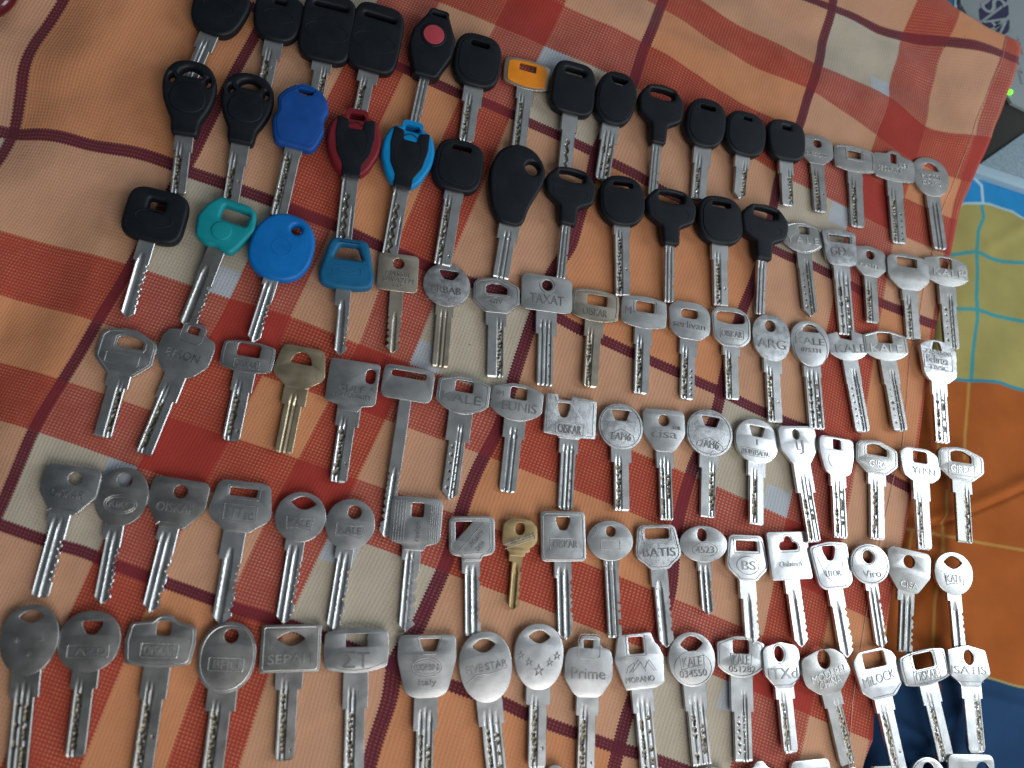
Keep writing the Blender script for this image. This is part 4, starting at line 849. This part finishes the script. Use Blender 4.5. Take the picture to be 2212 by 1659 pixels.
key(5,(1018,1116),(1020,1213),(1021,1373),99,46,34,'square key with triangular hole and diagonal words',shape='rectn',corner=.13,holes=[('g',-.17,.33,.38,.4,.03)],blade='C',tip='s',mt='n',bm_='w',sl=26,sl2=28,rim=True,text=[('SECURITY',.1,.5,.42,.09,{'rot':45}),('DEER',.18,.66,.24,.09,{'rot':45})],strokes=[('poly',[(-.3,.78),(.26,.14),(.38,.16),(.4,.7),(.34,.8),(-.22,.84)])])
key(5,(1123,1120),(1118,1202),(1108,1317),80,38,23,'small brass key with diagonal banner',shape='gauge',corner=.06,holes=[('c',.0,.28,.26,.32)],blade='C1',tip='p',mt='b',sl=12,sl2=18,text=[('MUENCHEN',.0,.56,.84,.11,{'rot':24})],strokes=[('poly',[(-.42,.74),(.4,.38),(.42,.5),(-.36,.84)])])
key(5,(1213,1105),(1217,1213),(1222,1383),96,43,34,'hatched square key with shield shaped hole',shape='rect',corner=.1,holes=[('U',.0,.25,.34,.28)],blade='C',tip='p',mt='n',bm_='n',sl=36,sl2=36,rim=True,text=[('OISKAR',.04,.66,.54,.16)],strokes=[('poly',[(-.3,.77),(-.3,.54),(.2,.54)],False)],off=0)
key(5,(1314,1125),(1319,1212),(1327,1378),97,33,30,'round blank key with square notches in blade',n=2.05,holes=[('c',.02,.27,.22,.22)],blade='NO',tip='s',mt='n',sl=10,sl2=14,strokes=[('r',0,.6,.42,.2,.01)],text=[('ABLOY',-.36,.3,.26,.06,{'rot':52})])
key(5,(1415,1134),(1424,1230),(1439,1399),101,42,33,'silver key with five cut letters and slot window',shape='trap',corner=.12,holes=[('r',.0,.2,.52,.2,.05)],blade='C1',tip='p',mt='g',bm_='n',sl=38,rim=True,rimholes=True,text=[('BATIS',.02,.62,.68,.17)])
key(5,(1514,1136),(1521,1215),(1529,1328),101,33,26,'small wide oval key stamped with four digits',n=2.0,holes=[('e',-.02,.25,.2,.25)],blade='C',tip='p',mt='n',sl=18,sl2=22,text=[('4523',.02,.66,.38,.13)],strokes=[('e',.02,.66,.52,.26)])
key(5,(1608,1156),(1614,1256),(1622,1392),94,42,33,'bright trapezoid key with circled initials',shape='trap',corner=.13,holes=[('r',.0,.24,.5,.2,.02)],blade='C1',tip='p',mt='w',sl=38,rim=True,rimholes=True,text=[('BS',.02,.66,.32,.18)],strokes=[('e',0,.66,.52,.36)],tilt=(-2,3))
key(5,(1695,1149),(1707,1253),(1728,1398),91,39,32,'bright square key with bell shaped hole',shape='rect',corner=.07,holes=[('h',-.0,.24,.46,.28,.07)],blade='C1',tip='p',mt='w',sl=30,rim=False,text=[('Qalatech',.0,.68,.56,.13,{'shear':.3})],strokes=[('h',-.0,.24,.54,.36,.08)],tilt=(-2,4))
key(5,(1785,1170),(1801,1275),(1827,1420),87,38,32,'bright shield key with curved pendant emblem',shape='vitor',corner=.1,holes=[('U',-.02,.24,.34,.3)],blade='C1',tip='p',mt='w',sl=34,rim=True,text=[('UTOR',.0,.66,.38,.13)],strokes=[('poly',[(-.34,.3),(-.2,.7),(0,.86),(.2,.7),(.34,.3)],False)],tilt=(-2,3))
key(5,(1868,1175),(1882,1263),(1905,1401),83,33,24,'round key with ring text and short side hook',n=2.05,holes=[('c',-.02,.32,.28,.28)],blade='C',tip='p',mt='n',bm_='w',sl=12,sl2=28,rim=True,text=[('Viro',.02,.74,.46,.16)],strokes=[('c',-.02,.32,.34,.34)],tilt=(0,.5))
key(5,(1959,1188),(1962,1281),(1953,1409),88,42,29,'mottled blue grey chamfered key with worn face',shape='chamf',corner=.05,holes=[('c',.0,.28,.26,.26)],blade='C',tip='s',mt='d',sl=20,sl2=44,text=[('CISA',.02,.82,.4,.12)],tilt=(0,-4))
key(5,(2050,1193),(2064,1286),(2074,1400),81,36,26,'pale round key with lens hole and hooked shoulder',n=2.05,taper=.08,holes=[('l',.0,.24,.5,.28)],blade='C1',tip='s',mt='n',sl=12,sl2=32,text=[('KALE',.0,.62,.44,.15)],strokes=[('poly',[(-.25,.5),(0,.54),(.25,.5),(.22,.76),(0,.72),(-.22,.76)])],tilt=(1,0))
# ---- sixth row
key(6,(74,1306),(60,1458),(32,1705),125,64,46,'dark oval key with three tiny stars',n=2.1,taper=.12,holes=[('l',.0,.17,.44,.24)],blade='D2',tip='s',mt='d',sl=50,text=[('*',-.22,.5,.1,.1),('*',.22,.5,.1,.1),('*',0,.7,.1,.1)],tilt=(0,-2.5))
key(6,(204,1319),(189,1452),(162,1636),134,58,43,'dark round key with boxed worn letters',n=2.15,holes=[('U',.02,.28,.34,.22)],blade='D',tip='r',mt='d',sl=36,text=[('AZD',.04,.66,.5,.12)],strokes=[('r',.0,.66,.66,.2,.02)],tilt=(0,-2.5))
key(6,(357,1327),(338,1445),(300,1712),152,58,45,'wide hatched key with bump top and boxed letters',shape='crown',corner=.05,holes=[('r',.02,.26,.2,.2)],blade='D',tip='r',mt='d',sl=68,rim=True,text=[('OISKAR',.0,.66,.44,.14)],strokes=[('r',.0,.66,.52,.2,.03)],tilt=(0,-1))
key(6,(501,1343),(481,1497),(452,1714),124,64,46,'dark oval key with rectangular three letter plate',n=2.2,taper=.0,holes=[('c',.03,.2,.25,.25)],blade='D',tip='s',mt='d',sl=40,rim=True,text=[('BHN',.0,.6,.44,.15)],strokes=[('r',.0,.6,.6,.22,.02)],tilt=(0,-2))
key(6,(631,1349),(623,1452),(614,1643),129,60,42,'square grey key with lens opening and five letters',shape='rect',corner=.05,holes=[('l',.0,.3,.48,.23)],blade='D',tip='r',mt='d',bm_='d',sl=38,rim=True,text=[('SEPAH',.0,.72,.74,.16)],tilt=(0,-.5))
key(6,(771,1352),(767,1456),(762,1714),141,55,44,'wide stained barrel key with two large symbols',shape='barrel',corner=.06,holes=[('r',-.0,.3,.33,.19,.01)],blade='D',tip='s',mt='n',sl=76,text=[('\u03a3T',.0,.7,.4,.24)],strokes=[('poly',[(-.44,.8),(-.2,.89),(.0,.92),(.2,.89),(.46,.78)],False)])
key(6,(923,1365),(918,1507),(914,1714),128,52,39,'tall grey key with trapezoid window and oval emblem',shape='shield',corner=.1,holes=[('t',.04,.2,.34,.2)],blade='D2',tip='s',mt='n',sl=72,rimholes=True,text=[('CORBIN',.0,.54,.36,.1),('Italy',.02,.78,.3,.12)],strokes=[('e',.0,.54,.5,.3),('e',.0,.54,.42,.22)],tilt=(0,-.5))
key(6,(1040,1364),(1060,1516),(1077,1714),114,57,44,'oval grey key with curved lettering and swoosh',n=2.15,taper=.1,holes=[('l',-.0,.2,.46,.25)],blade='D2',tip='s',mt='n',sl=50,text=[('FIVE STAR',.02,.5,.78,.13,{'rot':3})],strokes=[('poly',[(-.4,.7),(-.2,.6),(.1,.6),(.4,.56)],False)],tilt=(0,.3))
key(6,(1164,1347),(1160,1490),(1158,1661),107,54,39,'oval polished key with row of outlined stars',n=2.15,taper=.1,holes=[('l',.0,.2,.46,.25)],blade='D',tip='r',mt='w',bm_='n',sl=32,text=[('\u2606',-.36,.48,.15,.16),('\u2606',-.2,.58,.15,.16),('\u2606',.0,.7,.21,.23),('\u2606',.22,.58,.15,.16),('\u2606',.37,.48,.15,.16)],tilt=(-1,1))
key(6,(1271,1372),(1268,1506),(1263,1714),104,50,38,'rounded polished key with ridged ring tab on top',shape='tab',corner=.07,holes=[('r',-.02,.14,.2,.16)],blade='D',tip='s',mt='n',sl=40,text=[('Prime',.0,.62,.7,.2)],strokes=[('r',-.0,.18,.46,.46,.1)],tilt=(0,1))
key(6,(1373,1367),(1389,1487),(1406,1714),108,48,38,'faceted bright key with mountain shaped logo',shape='morano',corner=.04,holes=[('r',-.04,.22,.3,.3,.04)],blade='D2',tip='s',mt='w',sl=52,rimholes=True,text=[('MORANO',-.02,.83,.58,.1)],strokes=[('poly',[(-.28,.7),(-.24,.6),(-.1,.52),(-.16,.7),(.02,.52),(.1,.7),(.14,.52),(.28,.7)],False),('poly',[(-.22,.7),(-.02,.48),(.08,.64),(.2,.5),(.32,.7)],False)],tilt=(-1,1.6))
key(6,(1486,1365),(1496,1483),(1516,1655),101,50,41,'round polished key with framed word and six digits',n=2.05,holes=[('l',.02,.22,.5,.3)],blade='D2',tip='s',mt='n',sl=52,text=[('KALE',.0,.55,.4,.17),('034550',.0,.76,.58,.13)],strokes=[('poly',[(-.26,.44),(0,.48),(.26,.44),(.24,.68),(0,.64),(-.24,.68)]),('e',.0,.66,.8,.62)],tilt=(-.5,.4))
key(6,(1596,1374),(1598,1464),(1606,1646),103,49,38,'grey key with framed word above six clear digits',shape='kale',corner=.05,holes=[('r',.0,.25,.34,.25)],blade='H',tip='s',mt='n',sl=74,rim=True,text=[('KALE',.0,.56,.34,.17),('051282',.02,.79,.56,.11)],strokes=[('poly',[(-.22,.42),(0,.45),(.22,.42),(.2,.7),(0,.67),(-.2,.7)])],tilt=(0,.6))
key(6,(1681,1386),(1688,1486),(1704,1626),83,44,33,'white shining key with upside down engraved letters',shape='ptop',corner=.06,holes=[('c',-.06,.26,.26,.34)],blade='D',tip='r',mt='w',sl=24,text=[('ITXd',.0,.68,.8,.24)],strokes=[('c',-.06,.26,.34,.42),('poly',[(-.28,.93),(.18,.93),(.44,.8)],False)],tilt=(-2,4.5))
key(6,(1770,1402),(1791,1497),(1831,1654),107,44,34,'grey key with two words in thin capitals',shape='modern',corner=.08,holes=[('e',.0,.23,.25,.32)],blade='DR',tip='r',mt='d',sl=30,rim=False,text=[('MODERN',.02,.58,.7,.13,{'rot':6}),('CHINA',.02,.76,.46,.13,{'rot':6})],tilt=(0,1))
key(6,(1880,1401),(1901,1508),(1943,1682),99,43,34,'bright chamfered key with rectangular window above logo',shape='milock',corner=.06,holes=[('r',-.02,.22,.5,.27,.03)],blade='D',tip='s',mt='w',sl=30,sl2=30,text=[('MiLOCK',.0,.6,.74,.17,{'rot':5})],strokes=[('poly',[(-.22,.95),(.24,.95),(.45,.78)],False)],tilt=(-1,3))
key(6,(1983,1401),(1998,1482),(2043,1643),106,43,35,'silver barrel key over the navy patch',shape='barrel',corner=.05,holes=[('r',-.0,.32,.42,.24)],blade='D',tip='s',mt='n',sl=40,rim=True,rimholes=True,text=[('OISKAR',.0,.72,.46,.16)],strokes=[('r',.0,.72,.54,.2,.02)],tilt=(0,2))
key(6,(2084,1393),(2094,1483),(2109,1627),91,46,37,'pale wide shouldered key with thin capital letters',shape='isatis',corner=.05,holes=[('e',.0,.3,.24,.28)],blade='DR',tip='r',mt='w',sl=26,text=[('ISATIS',-.02,.6,.84,.15)],strokes=[('poly',[(-.24,.88),(.3,.88)],False)],tilt=(0,2))
# ---- cut-off bottom row
key(7,(1194,1650),(1204,1780),(1214,1960),60,44,36,'barely visible grey key edge beside a blade',n=2.1,holes=[('c',0,.3,.25,.25)],mt='d')
key(7,(1531,1652),(1541,1790),(1551,1960),70,44,36,'grey key edge below the six digit keys',shape='barrel',holes=[('r',0,.3,.3,.2)],mt='n')
key(7,(1636,1643),(1648,1760),(1660,1960),94,44,36,'white key top with wavy bumped outline',shape='crown',corner=.06,holes=[('r',0,.25,.2,.2)],mt='w',tilt=(-2,4))
key(7,(1746,1640),(1760,1770),(1780,1960),90,44,36,'white key top with arched edge and dark slot',shape='rect',corner=.16,holes=[('D',.12,.3,.4,.25)],mt='w',tilt=(-2,4))
key(7,(1835,1654),(1850,1770),(1870,1960),42,30,26,'tiny pale key top sliver',n=2.1,holes=[('c',0,.4,.3,.3)],mt='w')
key(7,(1905,1653),(1915,1770),(1935,1960),52,36,30,'dark edged key top sliver',shape='rect',corner=.1,holes=[('c',0,.3,.25,.25)],mt='d')
key(7,(1996,1634),(2008,1740),(2030,1960),82,42,34,'grey round key top with ring hole',n=2.05,holes=[('c',.02,.26,.3,.3)],mt='n',rim=True,tilt=(0,1.5))
key(7,(2091,1628),(2100,1735),(2120,1960),102,42,34,'pale square key top with round hole',shape='rect',corner=.14,holes=[('c',.24,.34,.3,.3)],mt='n',tilt=(0,2))
